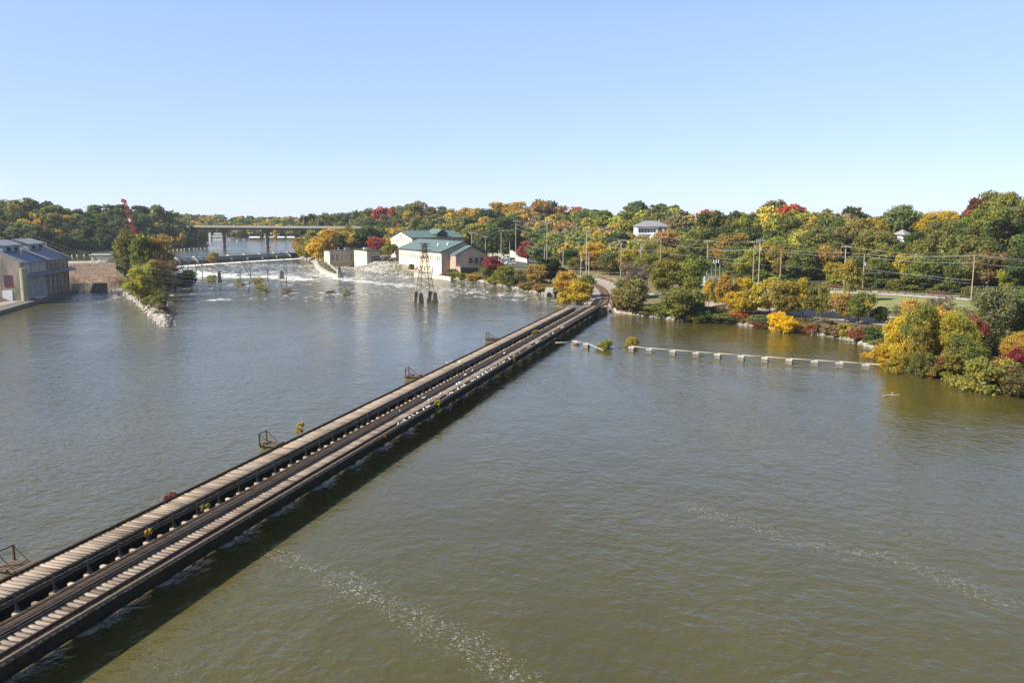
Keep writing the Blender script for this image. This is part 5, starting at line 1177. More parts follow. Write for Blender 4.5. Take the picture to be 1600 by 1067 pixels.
# ---- explicit hillside trees: (px, top, width px, colour, dmin[, mix, asp, variant])
HILLT=[(10,313,46,'ol',480),(38,308,40,'ol',480),(66,313,38,'dg',480,'ol'),(92,318,40,'ol',480),(124,327,30,'dg',480,'g'),(158,315,44,'g',480,'dg'),(190,317,36,'dg',500),(222,321,34,'dg',500),(250,321,38,'ol',500,'dg'),(270,329,26,'dg',500),
(24,322,26,'br',470,'rd'),(52,330,30,'ol',460,'gd'),(5,342,30,'mr',455,'ol'),(28,344,40,'g',455,'pg'),(60,350,40,'dg',455),(84,330,34,'ol',470),(104,334,28,'gd',462,'or'),(118,334,30,'g',460,'ol'),(138,340,34,'dg',460),(160,334,34,'dg',470),(178,340,20,'br',470,'or'),(205,335,34,'dg',480),(228,335,24,'ol',490),(254,333,26,'or',490,'g'),(266,338,30,'ol',490,'dg'),
(290,340,24,'ol',560,'g'),(305,343,22,'gd',600,'or'),
(482,334,32,'dg',620,'ol'),(505,331,34,'ol',600),(530,330,34,'g',600,'ol'),(556,327,34,'dg',560,'ol'),(578,326,30,'ol',560),(600,320,28,'rd',540,'mr'),(612,321,18,'rd',530),(602,335,22,'br',520),(640,318,38,'ol',500),(660,313,34,'ol',500,'tn'),(674,322,16,'rd',500),(692,321,30,'g',500,'pg'),(706,325,28,'gd',490),(725,322,36,'gd',490,'or'),(742,324,30,'gd',490),(760,327,34,'dg',480),
(785,316,42,'gd',520,'ol'),(806,315,34,'gd',520,'or'),(822,322,30,'tn',470,'or'),(846,312,36,'or',450,'tn'),(862,309,28,'g',480,'tn'),(880,317,32,'or',460,'br'),(900,323,24,'rd',500,'vo'),(910,325,30,'ol',460),(926,322,42,'ol',420,'g'),(946,326,34,'g',430),(938,334,46,'yg',380,'g'),(968,345,34,'y',345,'gd'),(988,315,34,'pg',430,'g'),(1000,311,32,'g',430,'dg'),(1030,317,46,'ol',400,'g'),(1052,319,30,'ol',400),(1002,338,16,'mr',352,'rd'),(1068,331,26,'dg',400),(1102,326,22,'rd',380,'vo'),(1062,333,44,'tn',330,'ol'),(1045,345,28,'tn',318,'br'),
(1118,329,60,'dg',300,'ol'),(1150,328,50,'ol',320,'g'),(1165,335,44,'dg',290,'ol'),(1198,319,34,'ol',330,'gd'),(1214,313,40,'ol',330,'tn'),(1232,316,42,'vo',284,'rd'),(1262,330,36,'ol',300),(1290,325,36,'ol',290,'or'),(1315,329,36,'br',280,'tn'),(1333,323,34,'dg',300,'br'),(1345,338,50,'ol',262,'or'),(1365,335,24,'br',290,'mr'),(1378,338,30,'tn',280),(1408,317,56,'g',300,'pg'),(1392,330,30,'ol',305),(1462,328,46,'gd',290,'y'),(1484,326,36,'y',290,'gd'),(1506,333,28,'dg',300),(1520,326,32,'rd',290,'vo'),(1530,305,36,'g',290,'mr'),(1555,294,60,'yg',280,'ol'),(1582,300,40,'ol',285,'yg'),(1592,325,34,'rd',265,'mr'),(1475,344,46,'or',265,'y'),(1503,345,44,'dg',255,'g'),(1535,338,34,'yg',262),
(1045,356,46,'or',300,'tn'),(1000,368,34,'tn',330,'gd'),(1026,371,34,'yg',330,'gd'),(1012,374,30,'ol',325),(1040,362,30,'tn',335),(985,366,30,'gd',335),(1140,362,50,'ol',258,'or'),(1180,355,46,'dg',262,'g'),(1208,356,48,'g',258,'dg'),(1250,354,40,'g',262,'ol'),(1270,345,44,'ol',262,'gd'),(1300,352,50,'tn',255,'ol'),(1330,350,44,'ol',250,'tn'),(1365,355,44,'ol',246,'tn'),(1388,364,36,'pg',244,'ol'),(1434,362,40,'dg',244,'g'),(1410,376,30,'g',244),(1495,368,40,'tn',238,'ol'),(1452,372,34,'ol',240,'br'),
(1290,382,46,'gd',240,'br'),(1225,378,50,'ol',245,'gd'),(1255,385,46,'g',240),(1385,378,50,'yg',232,'ol'),(1415,395,40,'y',226,'yg'),(1440,398,46,'yg',224,'g'),(1370,400,40,'g',226,'yg'),(1340,398,40,'g',228,'ol'),(1465,400,46,'dg',222,'g'),(1500,402,40,'g',220,'yg'),
(985,385,44,'yg',285,'gd'),(1010,392,40,'yg',275,'ol'),(1040,385,40,'ol',275,'gd'),(940,360,44,'gd',320,'yg'),(925,350,36,'y',345,'ol'),(905,358,40,'yg',330,'ol'),(880,345,36,'or',400,'tn'),(845,345,34,'or',400,'gd'),(860,365,30,'yg',360,'ol'),(930,375,46,'gd',305,'y'),(955,390,50,'g',290,'br'),(890,385,36,'g',320,'dg'),(900,400,30,'g',312,'yg'),
(775,340,38,'g',450,'yg'),(755,345,34,'yg',430,'g'),(790,338,44,'dg',440),(810,348,34,'dg',430),(830,352,28,'g',400,'yg'),(735,350,30,'yg',440,'g'),(770,356,44,'dg',410),(800,360,40,'dg',400),(765,372,26,'ol',380,'or'),(825,375,34,'mr',362,'rd'),(842,378,34,'g',350,'pg'),(812,378,24,'rd',368,'mr'),
(640,330,30,'gd',490,'yg'),(655,340,34,'g',460,'ol'),(680,335,30,'ol',470,'tn'),(700,350,30,'gd',455,'yg'),(625,348,14,'rd',440,'vo'),(618,335,30,'g',480),(598,345,34,'g',470,'dg'),(575,345,44,'dg',455),(548,352,44,'ol',480,'gd'),(520,352,34,'gd',520,'ol'),(588,356,30,'dg',445),(560,340,30,'ol',540),(535,342,30,'g',560,'ol')]
def placehill(px,pt,wp,col,dmin,mix=None,asp=None,var=None):
    best=None
    for D in np.arange(dmin,dmin+160,3.0):
        zt=zat(pt,D); dep=D*CP-(zt-H)*SP; x=(px-800)/F*dep; zg=g1(x,D); w=wp*dep/F
        h=zt-zg; want=min(17,max(w*1.15,6)); e=abs(h-want)+.0*(D-dmin)
        if best is None or e<best[0]: best=(e,x,D,zg,w,h)
    e,x,D,zg,w,h=best
    if h<4: zg=zg-(4-h); h=4
    if h>22: h=22
    w=min(w,h*1.25)
    return x,D,zg,w,h
cand=[]
for t in HILLT:
    px,pt,wp,col,dmin=t[:5]; mix=t[5] if len(t)>5 else None
    x,D,zg,w,h=placehill(px,pt,wp,col,dmin); zg=max(zg,zg)
    cand.append(dict(x=x,y=D,z=g1(x,D),w=w*1.12,h=zat(pt,D)-g1(x,D) ,col=col,mix=mix,ex=True))
# ---- fill on the hillsides
exy=np.array([(c['x'],c['y'],c['w']) for c in cand])
def pal(px,D):
    if px<300: return random.choices(['dg','g','ol','gd','br','or'],[52,22,16,3,5,2])[0]  # extra dark green paints in the shaded face of the left hill
    if px<620: return random.choices(['dg','g','ol','gd','yg','or'],[10,22,36,14,15,3])[0]
    if px<900: return random.choices(['dg','g','ol','gd','yg','or','tn'],[12,20,20,17,18,8,6])[0]
    if px<1120: return random.choices(['dg','g','ol','gd','yg','tn'],[7,22,28,15,20,8])[0]
    return random.choices(['dg','g','ol','yg','tn','gd','br'],[10,28,30,16,8,5,3])[0]
WOOD=[]
for yy in np.concatenate([np.arange(195,640,9.5),np.arange(640,900,14)]):
    for uu in np.arange(-.8,.74,9.5/yy if yy<640 else 14/yy):
        x=uu*yy+random.uniform(-3.5,3.5); y=yy+random.uniform(-3.5,3.5); px=prj(x,y,15)[0]
        if px<-60 or px>1660: continue
        hr_=look(GHR,x,y); hl_=look(GHL,x,y)
        hm=max(hr_,hl_)
        if hm<3 or hm>150: continue
        if len(exy) and np.min(np.hypot(exy[:,0]-x,exy[:,1]-y)-exy[:,2]*.42)<1.5: continue
        if abs(x-A.x+8)<22 and abs(y-228)<30: continue
        zg=g1(x,y); h=random.uniform(9,14.5)*(.75 if hm<10 else 1)
        if px<320: h*=1.15
        lim=skyline(px)+random.uniform(3,10); zt=zat(lim,y); h=min(h,zt-zg)
        if 978<px<1060 and y<388: h=min(h,zat(374,y)-zg)
        if 1380<px<1440 and y<296: h=min(h,zat(380,y)-zg)
        if 690<px<720 and y<470: h=min(h,zat(372,y)-zg)
        if 1245<px<1275 and y<300: h=min(h,zat(358,y)-zg)
        if 1200<px<1262 and y<296: h=min(h,zat(354,y)-zg)
        if h<4.5: continue
        if 600<px<735 and y<432: continue        # mills
        if 755<px<850 and y<372: continue
        cand.append(dict(x=x,y=y,z=zg,w=min(h*random.uniform(.85,1.1),12),h=h,col=pal(px,y),mix=None,ex=False))
cov=np.zeros((340,860),bool)  # 2 px cells: rows 200..880, cols -60..1660
kept=[]; gyy,gxx=np.mgrid[0:340,0:860]
for c in sorted(cand,key=lambda c:c['y']):
    cx_,cy_=prj(c['x'],c['y'],c['z']+c['h']*.58); r_=c['w']*.5*F/c['y']/2; rh=c['h']*.42*F/c['y']/2
    i=(cx_+60)/2; j=(cy_-200)/2
    a0,a1,b0,b1=int(max(0,i-r_)),int(min(859,i+r_))+1,int(max(0,j-rh)),int(min(339,j+rh))+1
    if a1<=a0 or b1<=b0: continue
    mk=((gxx[b0:b1,a0:a1]-i)/max(r_,1))**2+((gyy[b0:b1,a0:a1]-j)/max(rh,1))**2<1
    free=(mk&~cov[b0:b1,a0:a1]).sum()
    if free>=(4 if c['ex'] else max(12,.14*mk.sum())):
        mk2=((gxx[b0:b1,a0:a1]-i)/max(r_,1))**2+((gyy[b0:b1,a0:a1]-j)/max(rh,1))**2<.8
        c['free']=int(free); kept.append(c); cov[b0:b1,a0:a1]|=mk2
fills=sorted([c for c in kept if not c['ex']],key=lambda c:-c['free'])
NEX=len(kept)-len(fills); mass=fills[max(0,215-NEX):]; mid_={id(c) for c in mass}; kept=[c for c in kept if id(c) not in mid_]
print('explicit',NEX,'mass',len(mass),'hill trees',len(kept),'fill',len(fills))
def bake(name,lst,keepf,grow,label,cat):
    vs=[];cv=[]
    for x,y,zg,h,w,cb in lst:
        me=random.choice(CR['far']); n=len(me.vertices); v=np.empty(n*3,np.float32); me.vertices.foreach_get('co',v); v=v.reshape(-1,4,3)
        v=v[rng.random(len(v))<keepf]; ctr=v.mean(1,keepdims=True); v=(ctr+(v-ctr)*grow).reshape(-1,3); t=random.uniform(0,6.28); cc,ss=math.cos(t),math.sin(t)
        v=v@np.array([[cc,ss,0],[-ss,cc,0],[0,0,1]])
        vs.append(v*np.array([w,w,h])+np.array([x,y,zg])); base=np.array(COLS[cb][0])*random.uniform(.85,1.15); cv.append(base[None,:]*rng.uniform(.7,1.35,(len(v)//4,1)))
    V=np.concatenate(vs); c=np.concatenate(cv); c=np.concatenate([c,np.ones((len(c),1))],1)
    me=npmesh(name,V,np.arange(len(V)).reshape(-1,4),(M['weeds'],),{'col':('FACE','FLOAT_COLOR',c)}); o=bpy.data.objects.new(name,me); COL.objects.link(o); tag(o,label,cat,None,'stuff')
beyond=[]
for yy in np.arange(120,330,10.0):
    for px in range(1690,2150,45):
        x=(px+random.uniform(-15,15)-800)/F*yy; y=yy+random.uniform(-4,4); dd=-float(sdist(np.array([x]),np.array([y]),RIVER)[0])
        if dd<3 or 16<dd<62: continue
        h=random.uniform(7,12); beyond.append((x,y,g1(x,y),h,h*random.uniform(.9,1.2),random.choice(['g','ol','yg','dg','gd','g','ol'])))
bake('hillside_woods',beyond+[(c['x'],c['y'],c['z'],c['h'],c['w'],c['col']) for c in mass],.7,1.15,'remaining mixed woodland filling the hillsides between the larger trees','woods')
for c in kept:
    v=('mid' if c['y']<330 else 'far') if random.random()<.9 else ('midtall' if c['y']<330 else 'fartall')
    plant(c['x'],c['y'],c['z'],c['w'],c['h'],c['col'],v,mix=c['mix'],lift=.06 if c['y']<300 else .12,zone='hill')
# big dark conifer mass at the right
x,D=off(1568,360,236)[:2]; plant(x,236,g1(x,236),17,zat(346,236)-g1(x,236),'sp','cone',label='huge dark blue-green spruce at the right edge of the hillside',lift=.02,mix='ol')
# ---- trees given by their foot: (px, base, top, width, colour, mix, variant, kind, label)
BT=[
(1384,563,531,56,'y','gd','nshrub','bush','bright yellow shrub overhanging the water at the left tip of the right bank thicket'),
(1412,574,480,54,'gd','y','near','tree','tall golden tree at the left front of the right bank thicket'),
(1434,582,470,50,'gd','g','nearv','tree','tall golden-green vine-covered tree in the middle of the right bank thicket'),
(1432,550,464,52,'or','gd','near','tree','orange-topped tree standing highest in the right bank thicket'),
(1462,560,474,52,'y','or','near','tree','yellow tree with orange patches just right of the orange-topped one'),
(1488,572,484,56,'gd','yg','near','tree','golden-green tree at the middle right of the bank thicket'),
(1404,581,543,38,'yg','gd','nshrub','bush','yellow-green shrub at the water line under the tall golden tree'),
(1440,588,540,44,'ol','g','nshrub','bush','olive shrub at the water line in the middle of the thicket'),
(1476,592,538,50,'yg','mr','nshrub','bush','yellow-green shrub with crimson patches at the water line'),
(1508,585,520,52,'g','yg','near','tree','green tree left of the crimson shrubs in the thicket'),
(1517,556,492,40,'mr','or','nearv','tree','dark crimson and orange tree rising inside the right thicket'),
(1521,566,530,26,'mr','rd','nshrub','bush','bright crimson shrub in the centre of the right thicket'),
(1537,540,490,30,'or','gd','nearv','tree','small orange tree left of the big pale green tree'),
(1544,611,546,74,'ol','gd','nshrub','bush','large olive-gold shrub hanging over the water near the right edge'),
(1578,596,536,54,'mr','rd','nshrub','bush','wide crimson shrub above the water at the right edge'),
(1590,570,514,50,'gd','or','near','tree','golden-orange tree at the right edge above the crimson shrub'),
(1592,620,566,52,'g','mr','nshrub','bush','green and crimson shrub at the waterline in the right corner of the bank'),
(1548,545,446,76,'pg','ol','nearv','tree','big open pale green tree with forked trunk behind the right thicket'),
(1600,540,446,70,'pg','g','nearv','tree','big pale green tree cut by the right edge of the photo'),
(1592,528,492,32,'or','gd','nearv','tree','small orange tree below the big pale green tree at the right edge'),
(1468,505,458,42,'gy','tn','sparse','tree','grey leafless tree behind the orange top of the right thicket'),
(1500,520,482,34,'yg','pg','nshrub','bush','pale yellow-green shrub behind the golden trees of the thicket'),
(1374,507,477,28,'dg','g','mid','tree','small dark green tree at the left of the right thicket, by the path'),
(1320,503,454,42,'gd','br','mid','tree','small golden-brown park tree with bare trunk, left of a green one'),
(1342,509,452,40,'g','gd','mid','tree','small green and gold park tree by the path, right one of a pair'),
(1326,470,404,34,'ol','gd','midtall','tree','tall olive tree in front of the grey park pole'),
(1253,499,434,32,'yg','y','midtall','tree','slim yellow-green park tree right of the broad olive one'),
(1278,499,442,44,'ol','gd','mid','tree','olive park tree with gold top right of the slim yellow-green one'),
(1204,495,430,54,'gd','ol','mid','tree','broad golden park tree right of the red shrub'),
(1230,499,436,50,'ol','gd','mid','tree','broad olive park tree with a thick bare trunk'),
(1157,480,430,36,'y','gd','mid','tree','yellow park tree in front of the close pair of poles'),
(1150,496,452,36,'gd','y','mid','tree','low golden park tree above the red shrub, left one'),
(1174,496,450,34,'gd','yg','mid','tree','low golden park tree above the red shrub, right one'),
(1107,482,434,17,'y','gd','midtall','tree','narrow columnar bright orange-yellow tree beside the path'),
(1130,484,428,26,'or','gd','midtall','tree','slender pale orange tree right of the columnar yellow one'),
(1119,482,437,15,'g','ol','midtall','tree','thin green tree between the columnar yellow and pale orange trees'),
(1222,519,482,38,'vy',None,'nshrub','bush','brilliant yellow bush standing at the waterline below the park'),
(1158,497,484,34,'vo','rd','shrub','bush','low bright red shrub on the park bank'),
(1059,503,446,56,'ol','yg','mid','tree','broad olive tree leaning over the stones of the park bank'),
(984,470,403,56,'gy','tn','sparse','tree','rounded grey leafless tree right of the curving track'),
(988,490,432,58,'ol','br','mid','tree','dense brown-green tree at the water right of the curving track'),
(970,482,446,30,'br','tn','shrub','bush','brown shrub right beside the gravel of the curving track'),
(1035,470,402,46,'yg','ol','mid','tree','yellow-green tree between the grey leafless tree and the green bank tree'),
(1080,468,397,56,'g','yg','mid','tree','large bright green tree left of the substation frame'),
(1087,490,455,44,'g','pg','mid','tree','small green tree under the large bright green one'),
(1052,452,420,36,'g','ol','mid','tree','green tree half hidden between yellow-green and bright green trees'),
(1018,490,474,32,'yg','g','shrub','bush','light green shrub at the stones right of the trestle end'),
(1040,494,478,30,'g','yg','shrub','bush','green shrub left of the broad olive bank tree'),
(1100,500,474,46,'dg','g','shrub','bush','dark green shrub right of the broad olive bank tree'),
(1085,504,490,26,'yg','g','shrub','bush','low yellow-green shrub at the bank stones'),
(1130,503,487,40,'g','ol','shrub','bush','green shrub left of the low bright red shrub'),
(1190,506,490,36,'g','pg','shrub','bush','green shrub between the red shrub and the brilliant yellow bush'),
(1186,512,500,24,'mr','br','shrub','bush','low crimson shrub left of the brilliant yellow bush'),
(1268,520,504,26,'rd','br','shrub','bush','low reddish shrub right of the brilliant yellow bush'),
(1300,524,502,34,'tn','pg','shrub','bush','tan twiggy shrub on the bank right of the reddish one'),
(1317,526,500,24,'yg','gd','shrub','bush','yellow-green shrub under the small golden-brown park tree'),
(1345,528,506,34,'br','rd','shrub','bush','brownish-red shrub under the green and gold park tree'),
(1362,532,508,26,'g','dg','shrub','bush','green shrub at the bank left of the right thicket'),
(1285,514,494,30,'gy','tn','shrub','bush','grey twiggy shrub on the bank below the olive park tree'),
(886,473,419,44,'or','gd','mid','tree','orange and gold tree left of the trestle end, nearest the rapids'),
(902,479,438,44,'y','yg','mid','tree','yellow tree in front of the orange one at the trestle end'),
(915,470,426,30,'ol','yg','mid','tree','olive tree between the yellow tree and the curving track'),
(880,476,452,26,'gd','y','shrub','bush','golden shrub at the water under the orange and gold tree'),
(860,444,401,44,'dg','sp','mid','tree','very dark green round tree on the bank above the culvert'),
(838,448,410,32,'gd','br','mid','tree','golden-brown tree left of the very dark green bank tree'),
(818,446,419,26,'tn','ol','mid','tree','tan tree on the bank right of the parking lot'),
(789,445,413,34,'yg','g','mid','tree','yellow-green tree on the bank below the parking lot'),
(768,438,398,34,'mr','rd','mid','tree','crimson tree right of the cream mill gable'),
(762,441,414,26,'g','yg','mid','tree','green tree in front of the crimson one beside the mill'),
(800,447,428,22,'dg','g','shrub','bush','dark green shrub between the yellow-green and tan bank trees'),
(776,443,428,22,'yg','gd','shrub','bush','yellow-green shrub on the bank left of the parking lot trees'),
(708,434,416,24,'g','yg','shrub','bush','green shrub at the foot of the mill gable'),
(722,436,423,22,'yg','ol','shrub','bush','light shrub below the mill terrace'),
(740,439,426,26,'gd','yg','shrub','bush','golden low shrub on the bank under the terrace'),
(694,434,425,20,'br','mr','shrub','bush','reddish-brown shrub at the near corner of the cream mill'),
(826,452,438,26,'br','ol','shrub','bush','brown shrub on the bank left of the culvert'),
(846,455,440,22,'gd','br','shrub','bush','golden-brown shrub just above the culvert mouth'),
(642,421,410,9,'g','ol','shrub','bush','small shrub at the left foot of the long mill wall'),
(469,400,371,22,'or','br','far','tree','orange-brown tree at the right end of the dam'),
(479,408,379,28,'ol','gd','far','tree','olive tree at the right end of the dam beside the water'),
(496,411,372,32,'gd','y','far','tree','golden tree just left of the small powerhouse'),
(510,404,358,40,'gd','or','far','tree','broad golden tree behind the left powerhouse, under the bridge'),
(489,402,357,26,'yg','ol','far','tree','yellow-green tree in front of the last bridge pier'),
(545,398,357,42,'ol','gd','far','tree','olive-gold tree behind the left powerhouse roof'),
(527,400,366,30,'g','dg','far','tree','green tree behind the powerhouse roof units'),
(574,398,352,44,'dg','g','far','tree','dark green tree at the right end of the road bridge'),
(592,402,369,40,'mr','rd','far','tree','wide crimson tree behind the powerhouses'),
(608,404,377,22,'yg','g','far','tree','yellow-green tree between the crimson tree and the upper mill'),
(200,441,359,44,'g','ol','mid','tree','tall green tree at the left side of the wooded jetty'),
(222,447,362,40,'g','yg','mid','tree','tall green tree in the middle of the wooded jetty'),
(246,446,363,58,'ol','or','mid','tree','tall spreading orange and olive tree crowning the wooded jetty'),
(220,468,412,42,'yg','gd','mid','tree','round yellow-green tree in front on the wooded jetty'),
(240,458,403,36,'ol','or','mid','tree','olive tree right behind the round yellow-green one'),
(236,475,459,22,'g','yg','shrub','bush','green shrub at the foot of the round yellow-green tree'),
(250,476,458,22,'ol','g','shrub','bush','olive shrub at the right side of the jetty near the stone stub'),
(258,462,396,40,'gy','br','sparse','tree','grey leafless tree at the right side of the wooded jetty'),
(274,456,410,40,'gy','ol','sparse','tree','grey-brown thin tree overhanging the rapids from the jetty'),
(287,448,417,36,'dg','sp','shrub','bush','dark green bush at the right tip of the wooded jetty by the rapids'),
(252,487,472,16,'tn','gy','shrub','bush','tan dry bush between jetty stones and the stone stub'),
(328,440,426,20,'yg','pg','wispy','bush','yellow-green shrub beside the slim stone stub in the rapids'),
(373,446,434,18,'yg','ol','wispy','bush','light shrub in the rapids left of the dead trees'),
(412,456,440,22,'yg','pg','wispy','bush','yellow-green shrub in the rapids under the leaning dead tree'),
(402,441,430,18,'yg','gd','wispy','bush','small yellowish shrub in the rapids behind the dead trees'),
(333,413,393,16,'ol','rd','far','tree','small round olive tree with a reddish top growing on the dam'),
(541,461,449,11,'yg','tn','wispy','bush','tiny shrub on a rock in the rapids below the powerhouses'),
(449,457,447,16,'tn','gy','wispy','bush','heap of brown brush stranded in the rapids right of the dead trees'),
(515,457,452,16,'br','gy','wispy','bush','low brown brush on a rock in the rapids'),
(945,545,528,20,'yg','g','nshrub','bush','round green shrub growing on a rock between the lone block and the pipe'),
(987,541.5,523,18,'yg','gd','nshrub','bush','round yellow-green shrub behind the left end of the pipe'),
]
for px,pb,pt,wp,col,mix,var,kind,lab in BT:
    x,y=hit(px,pb); z=max(0,g1(x,y))
    zt=zat(pt,y); h=max(.8,zt-z); w=wp*y/F*1.08
    if h>w*2.2 and var in('shrub','nshrub','wispy'): w=h/2
    plant(x,y,z,w,h,col,var,kind,mix,lab,lift=.05 if px<300 else (.13 if wp<50 or var=='mid' else .08))
# rocks under the stranded shrubs
for px,pb in((945,545),(328,440),(373,446),(412,456),(402,441),(333,413),(541,461),(449,457),(515,457)):
    x,y=P(px,pb,0)
    if px in(333,): continue
    rocks('river_rock',[([(x-.8,y),(x+.8,y)],6)],.9,.55 if px!=945 else .5,M['stone_old'],.5,kind=None,zoff=.12 if px!=945 else .35,
      label={945:'dark rock under the round green shrub beside the pipe',328:'rocks under the shrub beside the slim stone stub',373:'rocks under the light shrub left of the dead trees',412:'rocks under the shrub below the leaning dead tree',402:'rocks under the small yellowish shrub behind the dead trees',541:'rocks under the tiny shrub below the powerhouses',449:'rocks under the heap of stranded brown brush',515:'rocks under the low brown brush in the rapids'}[px],cat='rock')
# weeds growing out of the trestle
for px,py,z,wm,hm_,col,lab in((837,522,1.8,2.2,1.6,'or','bright orange weed growing between the two trestle decks'),(470,675,1.2,1.6,1.5,'y','pale yellow sapling behind the disused deck, middle of the trestle'),(268,779,1.2,1.6,1.0,'mr','reddish weed behind the disused deck near its front'),(232,836,1.6,.8,1.0,'y','yellow weed at the railing near the front of the trestle'),(319,800,1.2,1.2,1.1,'br','brown weed in the gap between the decks beside the railing'),(685,640,1.2,1.9,1.7,'yg','yellow-green sapling on a pier at the near side of the trestle'),(457,785,.6,1.0,.8,'y','small yellow weed on a pier under the near edge of the trestle'),(563,667,1.0,1.7,1.2,'tn','dry brown weeds in the gap between the decks at mid trestle'),(530,705,.8,1.4,.9,'yg','green weeds in the gap between the decks'),(800,568,1.2,1.8,1.6,'g','green sapling on a far pier at the near side of the trestle'),(782,577,1.2,1.2,1.0,'yg','small yellow-green weed on the near side beneath the gulls'),(385,808,.3,1.2,.8,'ol','olive moss weeds between the decks near the front'),(600,683,1.7,.6,.5,'y','tiny yellow weed on the track edge at mid trestle'),(872,512,1.2,1.5,1.0,'rd','small red-brown weed between decks near the far end')):
    x,y=P(px,py,z); plant(x,y,z,wm*.62,hm_*.75,col,'tuft','tuft','ol',lab)
# dead trees in the rapids
def deadtree(px,pb,h,lean,seed,lab,sc=1.0):
    x,y=P(px,pb,0); o=empty('dead_tree',(x,y,-.3),seed*1.3,lab,'dead tree'); r=random.Random(seed); mb=MB()
    def br(p,d,l,rad,dep):
        q=p
        for k in range(4):
            d=(d+Vector((r.uniform(-.2,.2),r.uniform(-.2,.2),r.uniform(-.02,.15)))).normalized(); e=q+d*l/4; mb.tube(q,e,rad*(1-.2*k),rad*(1-.2*(k+1)),5,False); q=e
            if dep<3 and k>0 and r.random()<.9: br(q,(d+Vector((r.uniform(-1,1),r.uniform(-1,1),r.uniform(.1,.7)))).normalized(),l*r.uniform(.35,.6),rad*.6,dep+1)
    br(Vector((0,0,0)),Vector((math.sin(lean),0,math.cos(lean))),h*.75,.24*sc,0); mb.build('trunk',M['deadwood'],o); o.rotation_euler=(0,0,0)
for a in((402,447,10.5,-.55,3,'tall leaning dead tree in the middle of the rapids'),(388,457,5.0,0,5,'thin upright dead trunk nearest the camera in the rapids'),(447,445,8.5,.12,8,'slim upright dead tree right of the masonry stub'),(419,441,6.5,0,11,'small dead tree between the leaning tree and the masonry stub'),(307,438,7.5,0,14,'dead tree at the edge of the wooded jetty, left of a pair'),(316,436,7,.1,17,'dead tree at the edge of the wooded jetty, right of a pair'),(293,432,8,.2,21,'bare dead tree behind the dark bush of the jetty'),(376,440,5,-.2,23,'small bare sapling left of the leaning dead tree')): deadtree(*a)
# undergrowth along the hill foot: bushes as individuals, with colours of the place
uf=[]
for L_ in ([(1600,478),(1520,462),(1400,455),(1280,448),(1200,443),(1120,434)],[(1000,427),(940,424),(900,416)]):
    for (ax,ay),(bx,by) in zip(L_[:-1],L_[1:]):
        a,b=Vector(P(ax,ay,3)),Vector(P(bx,by,3)); n_=max(1,int((b-a).length/7))
        for i in range(n_): p=a.lerp(b,(i+random.random()*.6)/n_); uf.append(p)
for p in uf:
    x,y=p.x+random.uniform(-1,1),p.y+random.uniform(0,3)+2; h=random.uniform(2.2,4.6)
    plant(x,y,g1(x,y),h*random.uniform(1.3,1.9),h,random.choices(['g','dg','yg','ol','br','mr'],[34,12,26,18,8,3])[0],'shrub','bush',zone='foot')
# ---- weeds as one mass
def weeds(name,poly,n,hmax,cols,label,leaf=.42,z0=1.5):
    xs,ys_=zip(*poly); pts=[]
    X_=rng.uniform(min(xs),max(xs),n*3); Y_=rng.uniform(min(ys_),max(ys_),n*3)
    k=sdist(X_,Y_,poly)>0; X_,Y_=X_[k][:n],Y_[k][:n]
    q=np.array([hit(a,b,75.) for a,b in zip(X_[:n//4],Y_[:n//4])]); q=np.repeat(q,4,0)+rng.normal(0,.55,(len(q)*4,2)); zg=ground(q[:,0],q[:,1]); ok=(zg>.25)&(pdist(q[:,0],q[:,1],TRK)>6.0); q=q[ok]; zg=zg[ok]; n=len(q)
    f=.5+.5*np.sin(q[:,0]*.35+2*np.sin(q[:,1]*.23))*np.cos(q[:,1]*.31+1.7*np.sin(q[:,0]*.19)); f2=.5+.5*np.sin(q[:,0]*1.1+q[:,1]*.9)
    hh=hmax*(.25+.75*f2*f)*rng.random(n)**.7
    pos=np.stack([q[:,0],q[:,1],zg+hh],1)
    nrm=rng.normal(size=(n,3))*.6+np.array([0,-.2,.9]); nrm/=np.linalg.norm(nrm,axis=1)[:,None]; a=np.cross(nrm,rng.normal(size=(n,3))); a/=np.linalg.norm(a,axis=1)[:,None]; b=np.cross(nrm,a); s=leaf*rng.uniform(.5,1.4,n)[:,None]
    V=np.stack([pos-a*s*.5,pos-b*s*.4,pos+a*s*.5,pos+b*s*.4],1).reshape(-1,3)
    ci=np.clip(((f+rng.normal(0,.12,n))*len(cols)).astype(int),0,len(cols)-1); c=np.array(cols)[ci]*rng.uniform(.7,1.3,(n,1)); c=np.concatenate([c,np.ones((n,1))],1)
    me=npmesh(name,V,np.arange(n*4).reshape(-1,4),(M['weeds'],),{'col':('FACE','FLOAT_COLOR',c)}); o=bpy.data.objects.new(name,me); COL.objects.link(o); tag(o,label,'undergrowth',None,'stuff')
g_=[(.10,.13,.03),(.16,.17,.04),(.20,.17,.08),(.23,.12,.06),(.14,.15,.04),(.07,.10,.025),(.27,.10,.06),(.19,.2,.05)]
weeds('undergrowth',[(962,484),(1060,486),(1100,480),(1150,491),(1210,497),(1270,505),(1330,512),(1385,520),(1385,552),(1340,533),(1300,526),(1250,518),(1200,512),(1150,506),(1100,502),(1060,500),(1030,496),(985,490)],26000,1.3,g_,'mixed green and reddish weeds covering the park bank')
weeds('undergrowth',[(695,425),(740,428),(800,432),(850,440),(880,455),(868,461),(840,457),(800,449),(760,440),(720,435),(695,431)],17000,1.5,[(.26,.19,.09),(.25,.14,.06),(.17,.17,.05),(.22,.20,.07),(.28,.15,.08)],'rusty brown and gold weeds on the bank between mill and culvert',.5)
